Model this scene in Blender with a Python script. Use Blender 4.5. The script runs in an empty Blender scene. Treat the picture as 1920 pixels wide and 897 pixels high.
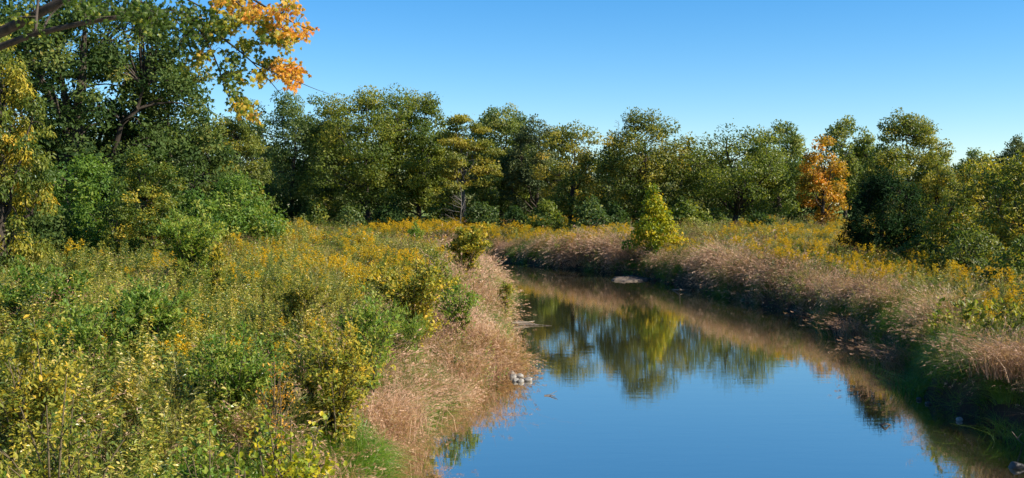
import bpy, math, random
import numpy as np
from mathutils import Vector, Matrix

# ------------------------------------------------------------------ camera, sky, sun, exposure
scene = bpy.context.scene
col = scene.collection
CAMZ = 5.0
cam_d = bpy.data.cameras.new('camera')
cam = bpy.data.objects.new('camera', cam_d)
col.objects.link(cam)
cam_d.sensor_width = 36.0
cam_d.lens = 37.5
cam_d.clip_end = 6000
cam.location = (0, 0, CAMZ)
cam.rotation_euler = (math.radians(90 - 1.82), 0, 0)
scene.camera = cam

SUN_EL, SUN_AZ = math.radians(38), math.radians(107)      # azimuth clockwise from the view direction (+Y)
to_sun = Vector((math.sin(SUN_AZ) * math.cos(SUN_EL), math.cos(SUN_AZ) * math.cos(SUN_EL), math.sin(SUN_EL)))
world = bpy.data.worlds.new('World')
scene.world = world
world.use_nodes = True
wn, wl = world.node_tree.nodes, world.node_tree.links
sky = wn.new('ShaderNodeTexSky')
sky.sky_type = 'NISHITA'
sky.sun_disc = False
sky.sun_elevation = SUN_EL
sky.sun_rotation = SUN_AZ
sky.altitude = 200
sky.air_density = 1.0
sky.dust_density = 0.0
sky.ozone_density = 5.0
hs = wn.new('ShaderNodeHueSaturation')
hs.inputs['Saturation'].default_value = 1.32
wl.new(sky.outputs[0], hs.inputs['Color'])
wl.new(hs.outputs[0], wn['Background'].inputs['Color'])
wn['Background'].inputs['Strength'].default_value = 0.077
sun_d = bpy.data.lights.new('sun', 'SUN')
sun_d.energy = 5.0
sun_d.angle = math.radians(0.53)
sun_d.color = (1.0, 0.91, 0.76)
sun = bpy.data.objects.new('sun', sun_d)
col.objects.link(sun)
sun.location = (60, -15, 60)
sun.rotation_euler = to_sun.to_track_quat('Z', 'Y').to_euler()
scene.view_settings.view_transform = 'Standard'
scene.view_settings.look = 'None'
scene.view_settings.exposure = 1.15
scene.view_settings.gamma = 1.0
scene.cycles.max_bounces = 6
scene.cycles.diffuse_bounces = 3
scene.cycles.glossy_bounces = 2
scene.cycles.transmission_bounces = 3
scene.cycles.transparent_max_bounces = 4

rng = np.random.default_rng(7)
random.seed(7)

# ------------------------------------------------------------------ helpers
def nrm(v):
    return v / np.maximum(np.linalg.norm(v, axis=-1, keepdims=True), 1e-9)

def hash2(ix, iy, s):
    h = np.sin(ix * 127.1 + iy * 311.7 + s * 74.7) * 43758.5453
    return h - np.floor(h)

def vnoise(x, y, scale, seed=0):
    x = np.asarray(x, float) / scale; y = np.asarray(y, float) / scale
    ix, iy = np.floor(x), np.floor(y); fx, fy = x - ix, y - iy
    fx = fx * fx * (3 - 2 * fx); fy = fy * fy * (3 - 2 * fy)
    a, b = hash2(ix, iy, seed), hash2(ix + 1, iy, seed)
    c, d = hash2(ix, iy + 1, seed), hash2(ix + 1, iy + 1, seed)
    return (a * (1 - fx) + b * fx) * (1 - fy) + (c * (1 - fx) + d * fx) * fy

class MB:
    """collects polygons (tris and quads) with a per-face 'tint' and builds one mesh"""
    def __init__(s): s.v, s.f, s.t, s.m, s.n = [], [], [], [], 0
    def add(s, v, f, tint=0.5, mi=0):
        v = np.asarray(v, float).reshape(-1, 3); f = np.asarray(f, int)
        s.v.append(v); s.f.append(f + s.n); s.n += len(v)
        s.t.append(np.broadcast_to(np.asarray(tint, float), (len(f),)).copy())
        s.m.append(np.full(len(f), mi))
    def mesh(s, name, mats, smooth=False):
        me = bpy.data.meshes.new(name)
        if s.n:
            v = np.concatenate(s.v)
            lo = np.concatenate([f.ravel() for f in s.f])
            ln = np.concatenate([np.full(len(f), f.shape[1]) for f in s.f])
            me.vertices.add(len(v)); me.vertices.foreach_set('co', v.ravel().astype(np.float32))
            me.loops.add(len(lo)); me.loops.foreach_set('vertex_index', lo.astype(np.int32))
            me.polygons.add(len(ln))
            st = np.concatenate([[0], np.cumsum(ln)[:-1]])
            me.polygons.foreach_set('loop_start', st.astype(np.int32))
            try: me.polygons.foreach_set('loop_total', ln.astype(np.int32))
            except Exception: pass
            me.polygons.foreach_set('material_index', np.concatenate(s.m).astype(np.int32))
            me.polygons.foreach_set('use_smooth', np.full(len(ln), smooth))
            a = me.attributes.new('tint', 'FLOAT', 'FACE')
            a.data.foreach_set('value', np.concatenate(s.t).astype(np.float32))
            me.update(calc_edges=True)
        for m in (mats if isinstance(mats, (list, tuple)) else [mats]): me.materials.append(m)
        return me
    def build(s, name, mats, parent=None, smooth=False):
        o = bpy.data.objects.new(name, s.mesh(name, mats, smooth))
        col.objects.link(o)
        if parent is not None:
            o.parent = parent
            # geometry was written in world space: bring it to the parent's space
            o.matrix_parent_inverse = Matrix.Translation(-parent.location)
        return o

def tag(o, label=None, cat=None, group=None, kind=None):
    if label: o['label'] = label
    if cat: o['category'] = cat
    if group: o['group'] = group
    if kind: o['kind'] = kind
    return o

def thing(name, loc, label, cat, group=None):
    o = bpy.data.objects.new(name, None)
    o.empty_display_size = 0.3
    col.objects.link(o); o.location = loc
    return tag(o, label, cat, group)

def tubes(mb, paths, radii, sides=5, tint=0.5, mi=0):
    """paths (N,K,3), radii (N,K)"""
    P = np.asarray(paths, float); R = np.asarray(radii, float)
    if P.ndim == 2: P = P[None]; R = R[None]
    N, K, _ = P.shape
    T = np.gradient(P, axis=1); T = nrm(T)
    ref = np.where(np.abs(T[:, :1, 2:3]) > 0.9, np.array([1., 0, 0]), np.array([0, 0, 1.]))
    A = nrm(np.cross(T, np.broadcast_to(ref, T.shape))); B = np.cross(T, A)
    ang = np.arange(sides) * 2 * math.pi / sides
    V = P[:, :, None] + R[:, :, None, None] * (A[:, :, None] * np.cos(ang)[:, None] + B[:, :, None] * np.sin(ang)[:, None])
    idx = np.arange(N * K * sides).reshape(N, K, sides)
    a = idx[:, :-1]; b = np.roll(a, -1, 2); c = np.roll(idx[:, 1:], -1, 2); d = idx[:, 1:]
    mb.add(V, np.stack([a, b, c, d], -1).reshape(-1, 4), tint, mi)

def bez(p0, p1, p2, k):
    t = np.linspace(0, 1, k)[:, None]
    p0, p1, p2 = (np.asarray(p, float) for p in (p0, p1, p2))
    if p0.ndim == 2: t = t[None]; p0, p1, p2 = p0[:, None], p1[:, None], p2[:, None]
    return (1 - t) ** 2 * p0 + 2 * t * (1 - t) * p1 + t * t * p2

def leaves(mb, C, D, Nn, L, W, tint, mi=0, fold=0.18, shape='rhomb'):
    """many leaves: base points C, tip directions D, normals Nn, length L, width W"""
    n = len(C); L = np.broadcast_to(L, (n,))[:, None]; W = np.broadcast_to(W, (n,))[:, None]
    D = nrm(D); S = nrm(np.cross(D, Nn)); U = np.cross(S, D)
    if shape == 'rhomb':
        V = np.stack([C, C + D * L * .45 + S * W * .5 + U * W * fold, C + D * L, C + D * L * .45 - S * W * .5 + U * W * fold], 1)
        i = np.arange(n)[:, None] * 4
        F = np.concatenate([i + np.array([0, 1, 2]), i + np.array([0, 2, 3])], 0)
        tt = np.concatenate([np.broadcast_to(tint, (n,))] * 2)
    else:   # 'leaf': a blade with a bent midrib, four faces
        V = np.stack([C, C + D * L * .3 + S * W * .5 + U * W * fold, C + D * L * .55 + U * L * .05, C + D * L * .3 - S * W * .5 + U * W * fold,
                      C + D * L * .7 + S * W * .34 + U * W * fold * .5, C + D * L * .7 - S * W * .34 + U * W * fold * .5, C + D * L - U * L * .08], 1)
        i = np.arange(n)[:, None] * 7
        F = np.concatenate([i + np.array(q) for q in ([0, 1, 4, 2], [0, 2, 5, 3])], 0)
        F3 = np.concatenate([i + np.array(q) for q in ([2, 4, 6], [2, 6, 5])], 0)
        tt = np.concatenate([np.broadcast_to(tint, (n,))] * 2)
        base = mb.n
        mb.add(V, F, tt, mi)
        mb.v.append(np.zeros((0, 3))); mb.f.append(F3 + base); mb.t.append(tt.copy()); mb.m.append(np.full(len(F3), mi))
        return
    mb.add(V, F, tt, mi)

def rdir(n, g=rng):
    return nrm(g.normal(size=(n, 3)))

# ------------------------------------------------------------------ materials
def newmat(name):
    m = bpy.data.materials.new(name); m.use_nodes = True
    nt = m.node_tree; nt.nodes.clear()
    out = nt.nodes.new('ShaderNodeOutputMaterial')
    return m, nt.nodes, nt.links, out

def ramp(nodes, stops):
    r = nodes.new('ShaderNodeValToRGB')
    e = r.color_ramp.elements
    while len(e) > 1: e.remove(e[-1])
    for i, (p, c) in enumerate(stops):
        x = e[0] if i == 0 else e.new(p)
        x.position = p; x.color = (*c, 1)
    return r

def leaf_mat(name, stops, trans=0.42, gloss=0.45, spec=0.25, inst=0.0, noise=0.0, nscale=0.15):
    """foliage: pigment from the face attribute 'tint', plus light passing through the blade"""
    m, N, L, out = newmat(name)
    at = N.new('ShaderNodeAttribute'); at.attribute_name = 'tint'
    src = at.outputs['Fac']
    if inst > 0:
        oi = N.new('ShaderNodeObjectInfo')
        ma = N.new('ShaderNodeMath'); ma.operation = 'MULTIPLY_ADD'
        L.new(oi.outputs['Random'], ma.inputs[0]); ma.inputs[1].default_value = inst; ma.inputs[2].default_value = -inst / 2
        ad = N.new('ShaderNodeMath'); ad.operation = 'ADD'; ad.use_clamp = True
        L.new(src, ad.inputs[0]); L.new(ma.outputs[0], ad.inputs[1]); src = ad.outputs[0]
    if noise > 0:
        ge = N.new('ShaderNodeNewGeometry')
        nz = N.new('ShaderNodeTexNoise'); nz.inputs['Scale'].default_value = nscale; nz.inputs['Detail'].default_value = 3
        L.new(ge.outputs['Position'], nz.inputs['Vector'])
        ma = N.new('ShaderNodeMath'); ma.operation = 'MULTIPLY_ADD'
        L.new(nz.outputs['Fac'], ma.inputs[0]); ma.inputs[1].default_value = noise * 2; ma.inputs[2].default_value = -noise
        ad = N.new('ShaderNodeMath'); ad.operation = 'ADD'; ad.use_clamp = True
        L.new(src, ad.inputs[0]); L.new(ma.outputs[0], ad.inputs[1]); src = ad.outputs[0]
    r = ramp(N, stops); L.new(src, r.inputs[0])
    p = N.new('ShaderNodeBsdfPrincipled')
    p.inputs['Roughness'].default_value = gloss
    p.inputs['Specular IOR Level'].default_value = spec
    L.new(r.outputs[0], p.inputs['Base Color'])
    t = N.new('ShaderNodeBsdfTranslucent')
    mu = N.new('ShaderNodeMix'); mu.data_type = 'RGBA'; mu.blend_type = 'MULTIPLY'; mu.inputs[0].default_value = 1
    L.new(r.outputs[0], mu.inputs[6]); mu.inputs[7].default_value = (1.5, 1.5, 0.7, 1)
    L.new(mu.outputs[2], t.inputs['Color'])
    mx = N.new('ShaderNodeMixShader'); mx.inputs[0].default_value = trans
    L.new(p.outputs[0], mx.inputs[1]); L.new(t.outputs[0], mx.inputs[2]); L.new(mx.outputs[0], out.inputs[0])
    return m

def rough_mat(name, stops, scale=3.0, rough=0.9, bump=0.3, detail=6, stretch=(1, 1, 1), obj=True):
    m, N, L, out = newmat(name)
    tc = N.new('ShaderNodeTexCoord'); mp = N.new('ShaderNodeMapping'); mp.inputs['Scale'].default_value = stretch
    L.new(tc.outputs['Object'], mp.inputs[0])
    nz = N.new('ShaderNodeTexNoise'); nz.inputs['Scale'].default_value = scale; nz.inputs['Detail'].default_value = detail
    nz.inputs['Roughness'].default_value = 0.65
    L.new(mp.outputs[0], nz.inputs['Vector'])
    r = ramp(N, stops); L.new(nz.outputs['Fac'], r.inputs[0])
    p = N.new('ShaderNodeBsdfPrincipled'); p.inputs['Roughness'].default_value = rough
    p.inputs['Specular IOR Level'].default_value = 0.25
    L.new(r.outputs[0], p.inputs['Base Color'])
    b = N.new('ShaderNodeBump'); b.inputs['Strength'].default_value = bump; b.inputs['Distance'].default_value = 0.03
    L.new(nz.outputs['Fac'], b.inputs['Height']); L.new(b.outputs[0], p.inputs['Normal'])
    L.new(p.outputs[0], out.inputs[0])
    return m

bark_dark = rough_mat('dark_bark', [(.3, (.022, .017, .013)), (.7, (.075, .06, .047))], 9, stretch=(1, 1, .25))
bark_grey = rough_mat('grey_bark', [(.3, (.07, .06, .05)), (.7, (.2, .18, .155))], 9, stretch=(1, 1, .25))
stem_mat = rough_mat('woody_stem', [(.3, (.05, .04, .02)), (.7, (.13, .10, .055))], 12)
M = {}
M['oak'] = leaf_mat('oak_leaf', [(0, (0.026, 0.054, 0.014)), (.55, (0.073, 0.113, 0.028)), (.85, (0.142, 0.171, 0.041)), (1, (0.236, 0.189, 0.047))], .38, .6, .12)
M['walnut'] = leaf_mat('walnut_leaf', [(0, (0.050, 0.088, 0.026)), (.5, (0.124, 0.165, 0.040)), (1, (0.271, 0.260, 0.059))], .44)
M['olive'] = leaf_mat('olive_leaf', [(0, (0.059, 0.097, 0.017)), (.5, (0.171, 0.195, 0.028)), (1, (0.366, 0.307, 0.040))], .44)
M['ochre'] = leaf_mat('ochre_leaf', [(0, (.058, .09, .018)), (.45, (.16, .175, .03)), (.8, (.30, .25, .035)), (1, (.42, .29, .045))], .44)
M['yellowing'] = leaf_mat('yellowing_leaf', [(0, (0.052, 0.092, 0.014)), (.4, (0.149, 0.172, 0.023)), (.75, (0.391, 0.310, 0.034)), (1, (0.575, 0.345, 0.034))], .38)
M['sapling'] = leaf_mat('sapling_leaf', [(0, (.06, .12, .008)), (.45, (.19, .22, .012)), (.8, (.40, .34, .015)), (1, (.52, .34, .02))], .38)
M['orange'] = leaf_mat('orange_leaf', [(0, (.09, .12, .018)), (.3, (.27, .19, .02)), (.6, (.48, .25, .025)), (.85, (.54, .22, .022)), (1, (.52, .17, .02))], .38)
M['cedar'] = leaf_mat('cedar_needle', [(0, (.006, .018, .008)), (.6, (.018, .044, .012)), (1, (.05, .10, .018))], .2, .7, .05)
M['bush'] = leaf_mat('bush_leaf', [(0, (0.053, 0.112, 0.020)), (.5, (0.129, 0.211, 0.029)), (1, (0.330, 0.330, 0.058))], .44)
M['maple'] = leaf_mat('maple_leaf', [(0, (.03, .062, .01)), (.3, (.085, .13, .015)), (.52, (.30, .27, .025)), (.72, (.50, .28, .03)), (1, (.53, .19, .03))], .42)
M['far'] = leaf_mat('far_leaf', [(0, (0.042, 0.065, 0.028)), (.6, (0.100, 0.124, 0.045)), (1, (0.189, 0.177, 0.059))], .25, .6, .15)
# meadow plants, varied plant by plant
M['weed'] = leaf_mat('weed_leaf', [(0, (.026, .06, .012)), (.38, (.105, .16, .022)), (.7, (.27, .27, .04)), (1, (.52, .43, .14))], .34, .33, .5, inst=.55, noise=.4, nscale=.4)
M['weedy'] = leaf_mat('yellow_weed_leaf', [(0, (.03, .065, .012)), (.3, (.14, .17, .022)), (.6, (.33, .30, .035)), (.85, (.52, .40, .06)), (1, (.55, .42, .14))], .36, .33, .5, inst=.6, noise=.4, nscale=.55)
M['bloom'] = leaf_mat('goldenrod_bloom', [(0, (.30, .23, .02)), (.5, (.52, .35, .016)), (1, (.60, .33, .014))], .3, .8, .1, inst=.5)
M['grass'] = leaf_mat('meadow_grass_blade', [(0, (.045, .085, .015)), (.4, (.105, .135, .025)), (.7, (.25, .215, .06)), (1, (.40, .30, .13))], .35, .4, .4, inst=.5, noise=.3)
M['green'] = leaf_mat('green_grass_blade', [(0, (.035, .09, .01)), (.5, (.085, .18, .018)), (1, (.19, .25, .035))], .38, .4, .4, inst=.4, noise=.15)
M['reed'] = leaf_mat('dry_reed_blade', [(0, (.13, .072, .04)), (.4, (.315, .18, .118)), (.75, (.47, .295, .20)), (1, (.60, .43, .31))], .3, .5, .3, inst=.5, noise=.25, nscale=.6)
M['dead'] = leaf_mat('dead_weed', [(0, (.07, .035, .022)), (.5, (.17, .09, .05)), (1, (.30, .19, .11))], .25, .7, .2, inst=.5)
M['twig'] = leaf_mat('bare_twig', [(0, (.05, .042, .035)), (1, (.16, .14, .12))], .0, .8, .2)

# ------------------------------------------------------------------ terrain
LB = np.array([(-7, -60), (-5, 0), (-3.9, 12), (-2.85, 19.5), (-2.75, 22.7), (-2.1, 25.2), (-1.15, 29.9), (-.55, 32.8), (-.7, 39), (-.8, 46.5),
               (-.6, 60), (-1.6, 70), (-5, 79), (-14, 86), (-30, 90), (-90, 95)], float)
RB = np.array([(15, -60), (13, 0), (12.0, 12), (11.1, 20), (10.8, 27.4), (12.0, 31.7), (13.0, 39), (13.4, 47.6), (12.5, 55), (11.2, 64.5),
               (9.1, 74), (5.8, 81.5), (1.8, 89), (-1.6, 95), (-12, 101), (-30, 105), (-90, 110)], float)

def polydist(x, y, P):
    best = np.full(x.shape, 1e9)
    for a, b in zip(P[:-1], P[1:]):
        d = b - a; t = np.clip(((x - a[0]) * d[0] + (y - a[1]) * d[1]) / (d @ d), 0, 1)
        best = np.minimum(best, np.hypot(x - a[0] - t * d[0], y - a[1] - t * d[1]))
    return best

POLY = np.concatenate([LB, RB[::-1]])
def inside(x, y):
    c = np.zeros(x.shape, bool)
    for (x1, y1), (x2, y2) in zip(POLY, np.roll(POLY, -1, 0)):
        if y1 == y2: continue
        k = (y1 > y) != (y2 > y)
        c ^= k & (x < (x2 - x1) * (y - y1) / (y2 - y1) + x1)
    return c

def banks(x, y):
    """distance to the left edge, to the right edge, in the river?"""
    wob = (vnoise(x, y, 2.3, 3) - .5) * .7 + (vnoise(x, y, .8, 5) - .5) * .3
    dl, dr = polydist(x, y, LB), polydist(x, y, RB)
    ins = inside(x, y)
    s = np.where(ins, -1.0, 1.0)
    d = s * np.minimum(dl, dr) + wob
    return d, dl, dr

def ground(x, y):
    x = np.atleast_1d(np.asarray(x, float)); y = np.atleast_1d(np.asarray(y, float))
    d, dl, dr = banks(x, y)
    hl = np.interp(d, [-4, 0, .4, 1.5, 4, 9, 60], [-.9, -.06, .35, .8, 1.35, 1.85, 2.15])
    hr = np.interp(d, [-4, 0, .15, .5, 2, 6, 22, 60], [-.9, -.06, .75, 1.15, 1.4, 1.6, 1.9, 2.1])
    left = dl < dr
    h = np.where(left, hl, hr)
    amp = np.clip(d / 3, 0, 1)
    h += amp * ((vnoise(x, y, 9, 11) - .5) * .5 + (vnoise(x, y, 2.5, 12) - .5) * .22)
    rise = np.clip(y - 122, 0, 90) * .027 + np.clip(y - 400, 0, 2000) * .0002
    return h + rise

def gz(x, y): return float(ground(x, y)[0])

def axis(lo, a, b, hi, step, n):
    g = np.geomspace(step, hi - b, n); g2 = np.geomspace(step, a - lo, n)
    return np.concatenate([(a - g2)[::-1], np.arange(a, b + 1e-6, step), b + g])
xs = axis(-3000, -42, 42, 3000, .45, 26); ys = axis(-800, -12, 112, 4000, .6, 30)
GX, GY = np.meshgrid(xs, ys)
gx, gy = GX.ravel(), GY.ravel()
gh = ground(gx, gy); gd = banks(gx, gy)[0]
nx, ny = len(xs), len(ys)
ii = np.arange(nx * ny).reshape(ny, nx)
quads = np.stack([ii[:-1, :-1], ii[:-1, 1:], ii[1:, 1:], ii[1:, :-1]], -1).reshape(-1, 4)
mb = MB(); mb.add(np.stack([gx, gy, gh], 1), quads)
m, N, L, out = newmat('meadow_soil')
ge = N.new('ShaderNodeNewGeometry')
nz = N.new('ShaderNodeTexNoise'); nz.inputs['Scale'].default_value = .35; nz.inputs['Detail'].default_value = 8; nz.inputs['Roughness'].default_value = .7
L.new(ge.outputs['Position'], nz.inputs['Vector'])
r1 = ramp(N, [(.3, (.035, .045, .014)), (.5, (.085, .085, .03)), (.7, (.16, .125, .055))]); L.new(nz.outputs['Fac'], r1.inputs[0])
sx = N.new('ShaderNodeSeparateXYZ'); L.new(ge.outputs['Position'], sx.inputs[0])
mr = N.new('ShaderNodeMapRange'); mr.inputs[1].default_value = .25; mr.inputs[2].default_value = .9; L.new(sx.outputs['Z'], mr.inputs[0])
mud = N.new('ShaderNodeMix'); mud.data_type = 'RGBA'; L.new(mr.outputs[0], mud.inputs[0])
mud.inputs[6].default_value = (.045, .034, .024, 1); L.new(r1.outputs[0], mud.inputs[7])
mr2 = N.new('ShaderNodeMapRange'); mr2.inputs[1].default_value = 122; mr2.inputs[2].default_value = 132; L.new(sx.outputs['Y'], mr2.inputs[0])
nz2 = N.new('ShaderNodeTexNoise'); nz2.inputs['Scale'].default_value = .8; nz2.inputs['Detail'].default_value = 8; L.new(ge.outputs['Position'], nz2.inputs['Vector'])
r2 = ramp(N, [(.3, (.075, .12, .022)), (.7, (.16, .20, .045))]); L.new(nz2.outputs['Fac'], r2.inputs[0])
lawn = N.new('ShaderNodeMix'); lawn.data_type = 'RGBA'; L.new(mr2.outputs[0], lawn.inputs[0])
L.new(mud.outputs[2], lawn.inputs[6]); L.new(r2.outputs[0], lawn.inputs[7])
p = N.new('ShaderNodeBsdfPrincipled'); p.inputs['Roughness'].default_value = .95; p.inputs['Specular IOR Level'].default_value = .15
L.new(lawn.outputs[2], p.inputs['Base Color'])
bp = N.new('ShaderNodeBump'); bp.inputs['Strength'].default_value = .6; bp.inputs['Distance'].default_value = .08
L.new(nz2.outputs['Fac'], bp.inputs['Height']); L.new(bp.outputs[0], p.inputs['Normal']); L.new(p.outputs[0], out.inputs[0])
g = mb.build('ground', m, smooth=True)
tag(g, 'uneven meadow ground and muddy banks beneath the plants', 'ground', kind='structure')

# water: the grid's river faces, levelled at z = 0
fd = gd[quads].min(1)
mb = MB(); keep = (fd < 1.6) & (gh[quads].min(1) < .5) & (gy[quads].max(1) < 400)
used, inv = np.unique(quads[keep], return_inverse=True)
mb.add(np.stack([gx[used], gy[used], np.zeros(len(used))], 1), inv.reshape(-1, 4))
m, N, L, out = newmat('river_water')
ge = N.new('ShaderNodeNewGeometry')
hh = None
for sc_, det, st, w in ((1.3, 2, (.5, 1.6, 1), .45), (5.0, 2, (.4, 1.8, 1), .22), (.22, 2, (1, 1, 1), .4)):
    mp = N.new('ShaderNodeMapping'); mp.inputs['Scale'].default_value = st; L.new(ge.outputs['Position'], mp.inputs[0])
    nz = N.new('ShaderNodeTexNoise'); nz.inputs['Scale'].default_value = sc_; nz.inputs['Detail'].default_value = det
    L.new(mp.outputs[0], nz.inputs['Vector'])
    ma = N.new('ShaderNodeMath'); ma.operation = 'MULTIPLY_ADD'; L.new(nz.outputs['Fac'], ma.inputs[0]); ma.inputs[1].default_value = w
    if hh is not None: L.new(hh, ma.inputs[2])
    else: ma.inputs[2].default_value = 0
    hh = ma.outputs[0]
# ripples come and go in patches (breeze on the water)
bp = N.new('ShaderNodeBump'); bp.inputs['Strength'].default_value = 1.0; bp.inputs['Distance'].default_value = .0029
L.new(hh, bp.inputs['Height'])
p = N.new('ShaderNodeBsdfPrincipled'); p.inputs['Roughness'].default_value = .015; p.inputs['IOR'].default_value = 2.3
p.inputs['Base Color'].default_value = (.034, .034, .017, 1)
L.new(bp.outputs[0], p.inputs['Normal'])
gl = N.new('ShaderNodeBsdfGlossy'); gl.inputs['Roughness'].default_value = .015; gl.inputs['Color'].default_value = (1.0, .92, .82, 1); L.new(bp.outputs[0], gl.inputs['Normal'])
mx = N.new('ShaderNodeMixShader'); mx.inputs[0].default_value = .58; L.new(p.outputs[0], mx.inputs[1]); L.new(gl.outputs[0], mx.inputs[2]); L.new(mx.outputs[0], out.inputs[0])
w = mb.build('river_water', m, smooth=True)
tag(w, 'still dark river mirroring the blue sky and far trees', 'river', kind='structure')

def PX(px, Y): return (px - 960) / 2000 * Y
def PZ(py, Y): return CAMZ - (py - 385) / 2000 * Y
def UN(px, py, Y): return np.array([PX(px, Y), Y, PZ(py, Y)])

# ------------------------------------------------------------------ trees
def prof(u, kind):
    u = np.clip(u, 0, 1)
    if kind == 'round': return np.sqrt(np.clip(1 - np.abs(2 * u - 1) ** 2.3, 0, 1))
    if kind == 'egg': return np.where(u < .35, .55 + .45 * np.sin(u / .35 * math.pi / 2), np.sqrt(np.clip(1 - ((u - .35) / .65) ** 2.7, 0, 1)))
    if kind == 'cone': return np.minimum(1, u / .15 * .5 + .5) * np.clip(1.04 - u, 0, 1) ** .72
    if kind == 'dome': return np.sqrt(np.clip(1 - u ** 2.2, 0, 1)) * np.minimum(1, .78 + u)
    if kind == 'vase': return np.where(u < .6, .45 + .55 * np.sin(u / .6 * math.pi / 2), np.sqrt(np.clip(1 - ((u - .6) / .4) ** 2, 0, 1)))
    return np.ones_like(u)

def crown(name, label, cat, px, Y, top, wpx, mat, bark=None, seed=0, kind='round', base=.18, leaf=None, cover=1.5, clump=.2, nclump=130,
          group=None, bias=0., spread=.22, flat=1.0, droop=0.0, trunk=True, gap=.0, nprim=9, asp=.6, lean=0., maxl=38000, trunk_r=None, sink=0., fork=False,
          depth=1.0, low=0., sun_tint=0., lobes=.16):
    g = np.random.default_rng(seed + 1000)
    X = PX(px, Y); z0 = gz(X, Y); ztop = PZ(top, Y); H = ztop - z0; R = wpx / 2000 * Y / 2 * 1.1
    loc = Vector((X, Y, z0))
    root = thing(name, loc, label, cat, group)
    zb = base * H; Hc = H - zb
    ls = leaf if leaf else max(.09, Y * .0023)
    # clump centres through the crown's volume, most of them near its outside
    k = nclump
    u = np.clip(g.beta(1.1, 1.15, k * 3), .01, .985); keepw = g.random(k * 3) < .25 + .75 * prof(u, kind); u = u[keepw][:k]
    u = (u - u.min()) / (u.max() - u.min()) * .96 + .015
    k = len(u)
    ph = g.random(k) * 2 * math.pi
    lob = 1 + lobes * (np.sin(ph * 2 + g.random() * 6 + u * 3) * .5 + np.sin(ph * 3 + g.random() * 6 - u * 5) * .5 + .5 * np.sin(ph * 5 + u * 9 + g.random() * 6))
    f = np.where(g.random(k) < .72, g.uniform(.78, 1.0, k), g.uniform(.2, .8, k))
    cr = clump * R * g.uniform(.65, 1.3, k)
    rr = np.maximum(R * prof(u, kind) * lob - cr * .55, 0.05) * f
    C = np.stack([rr * np.cos(ph), rr * np.sin(ph) * depth, zb + u * Hc * (1 + .06 * np.sin(ph * 2 + seed)) - cr * .35 * (u > .5)], 1)
    C[:, 0] += lean * R * (C[:, 2] / H)
    if gap > 0: sel = g.random(k) > gap; C, cr, u, ph = C[sel], cr[sel], u[sel], ph[sel]; k = len(C)
    # wood
    tr = trunk_r if trunk_r else (.016 * H + .04)
    tube_t, limb_t = MB(), MB()
    th = (.30 if fork else .78) * H
    kk = 9; tz = np.linspace(-.35, th, kk)
    wob = np.cumsum(g.normal(size=(kk, 2)) * .012 * H, 0) * np.linspace(0, 1, kk)[:, None]
    tp = np.stack([wob[:, 0] + lean * R * tz / H, wob[:, 1], tz], 1)
    trad = tr * np.interp(np.linspace(0, 1, kk), [0, .12, .5, 1], [1.45, 1.0, .8, .45 if fork else .16])
    nodes = []
    if k:
        pr = g.permutation(k)[:nprim]
        P0, P1, P2 = [], [], []
        for j in pr:
            zt = np.clip(C[j, 2] * g.uniform(.3, .7), .12 * H, th * .98) if not fork else th * g.uniform(.6, .99)
            b = np.array([np.interp(zt, tz, tp[:, 0]), np.interp(zt, tz, tp[:, 1]), zt])
            P0.append(b); P2.append(C[j]); mid = b * .5 + C[j] * .5; mid[:2] += (C[j, :2] - b[:2]) * .12; mid[2] -= .04 * H * (0 if not fork else -.5); P1.append(mid)
        pp = bez(np.array(P0), np.array(P1), np.array(P2), 7)
        pp[:, 1:-1] += g.normal(size=pp[:, 1:-1].shape) * .012 * H
        rad = tr * (.62 if fork else .42) * np.linspace(1, .22, 7)[None] * g.uniform(.75, 1.15, (len(pp), 1))
        tubes(limb_t, pp, rad, 5)
        nodes = pp[:, 1:6].reshape(-1, 3)
        P0, P1, P2 = [], [], []
        for j in range(k):
            if j in pr: continue
            dv = nodes - C[j]; dd = np.linalg.norm(dv, axis=1) + 3 * np.maximum(dv[:, 2], 0)
            b = nodes[dd.argmin()]
            P0.append(b); P2.append(C[j]); P1.append(b * .45 + C[j] * .55 + np.array([0, 0, .03 * H]) + g.normal(size=3) * .015 * H)
        if P0:
            pp2 = bez(np.array(P0), np.array(P1), np.array(P2), 5)
            tubes(limb_t, pp2, tr * .15 * np.linspace(1, .3, 5)[None] * g.uniform(.7, 1.2, (len(pp2), 1)), 3)
    bk = bark or bark_dark
    def wb(q, nm):
        for a in range(len(q.v)): q.v[a] = q.v[a] + np.array(loc)
        return q.build(nm, bk, root, True)
    if trunk:
        tubes(tube_t, tp, trad, 8); wb(tube_t, 'trunk'); wb(limb_t, 'limbs')
    else:
        wb(limb_t, 'stems')
    # leaves
    la = .3 * ls * ls * (asp / .6)
    nl = int(min(maxl, cover * 4 * math.pi * R * Hc / 2 * depth ** .5 / la))
    wgt = cr ** 2; ci = g.choice(k, nl, p=wgt / wgt.sum())
    dv = rdir(nl, g); dv[:, 2] = np.where(dv[:, 2] < -.1, dv[:, 2] * .45, dv[:, 2])
    rad = cr[ci] * g.beta(4.5, 1.1, nl)
    P = C[ci] + dv * rad[:, None] * np.array([1, 1, flat])
    stray = g.random(nl) < .06
    P[stray] += g.normal(size=(stray.sum(), 3)) * cr[ci[stray]][:, None] * .22
    P[:, 2] -= droop * cr[ci] * g.random(nl) * 1.2
    P[:, 2] = np.maximum(P[:, 2], .1)
    out_ = nrm(P - np.array([0, 0, zb + Hc * .45]))
    nn = nrm(dv * .95 + out_ * .3 + np.array([0, 0, .5]) + g.normal(size=(nl, 3)) * .38)
    D = rdir(nl, g) + dv * .4; D[:, 2] -= .35 + droop
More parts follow.
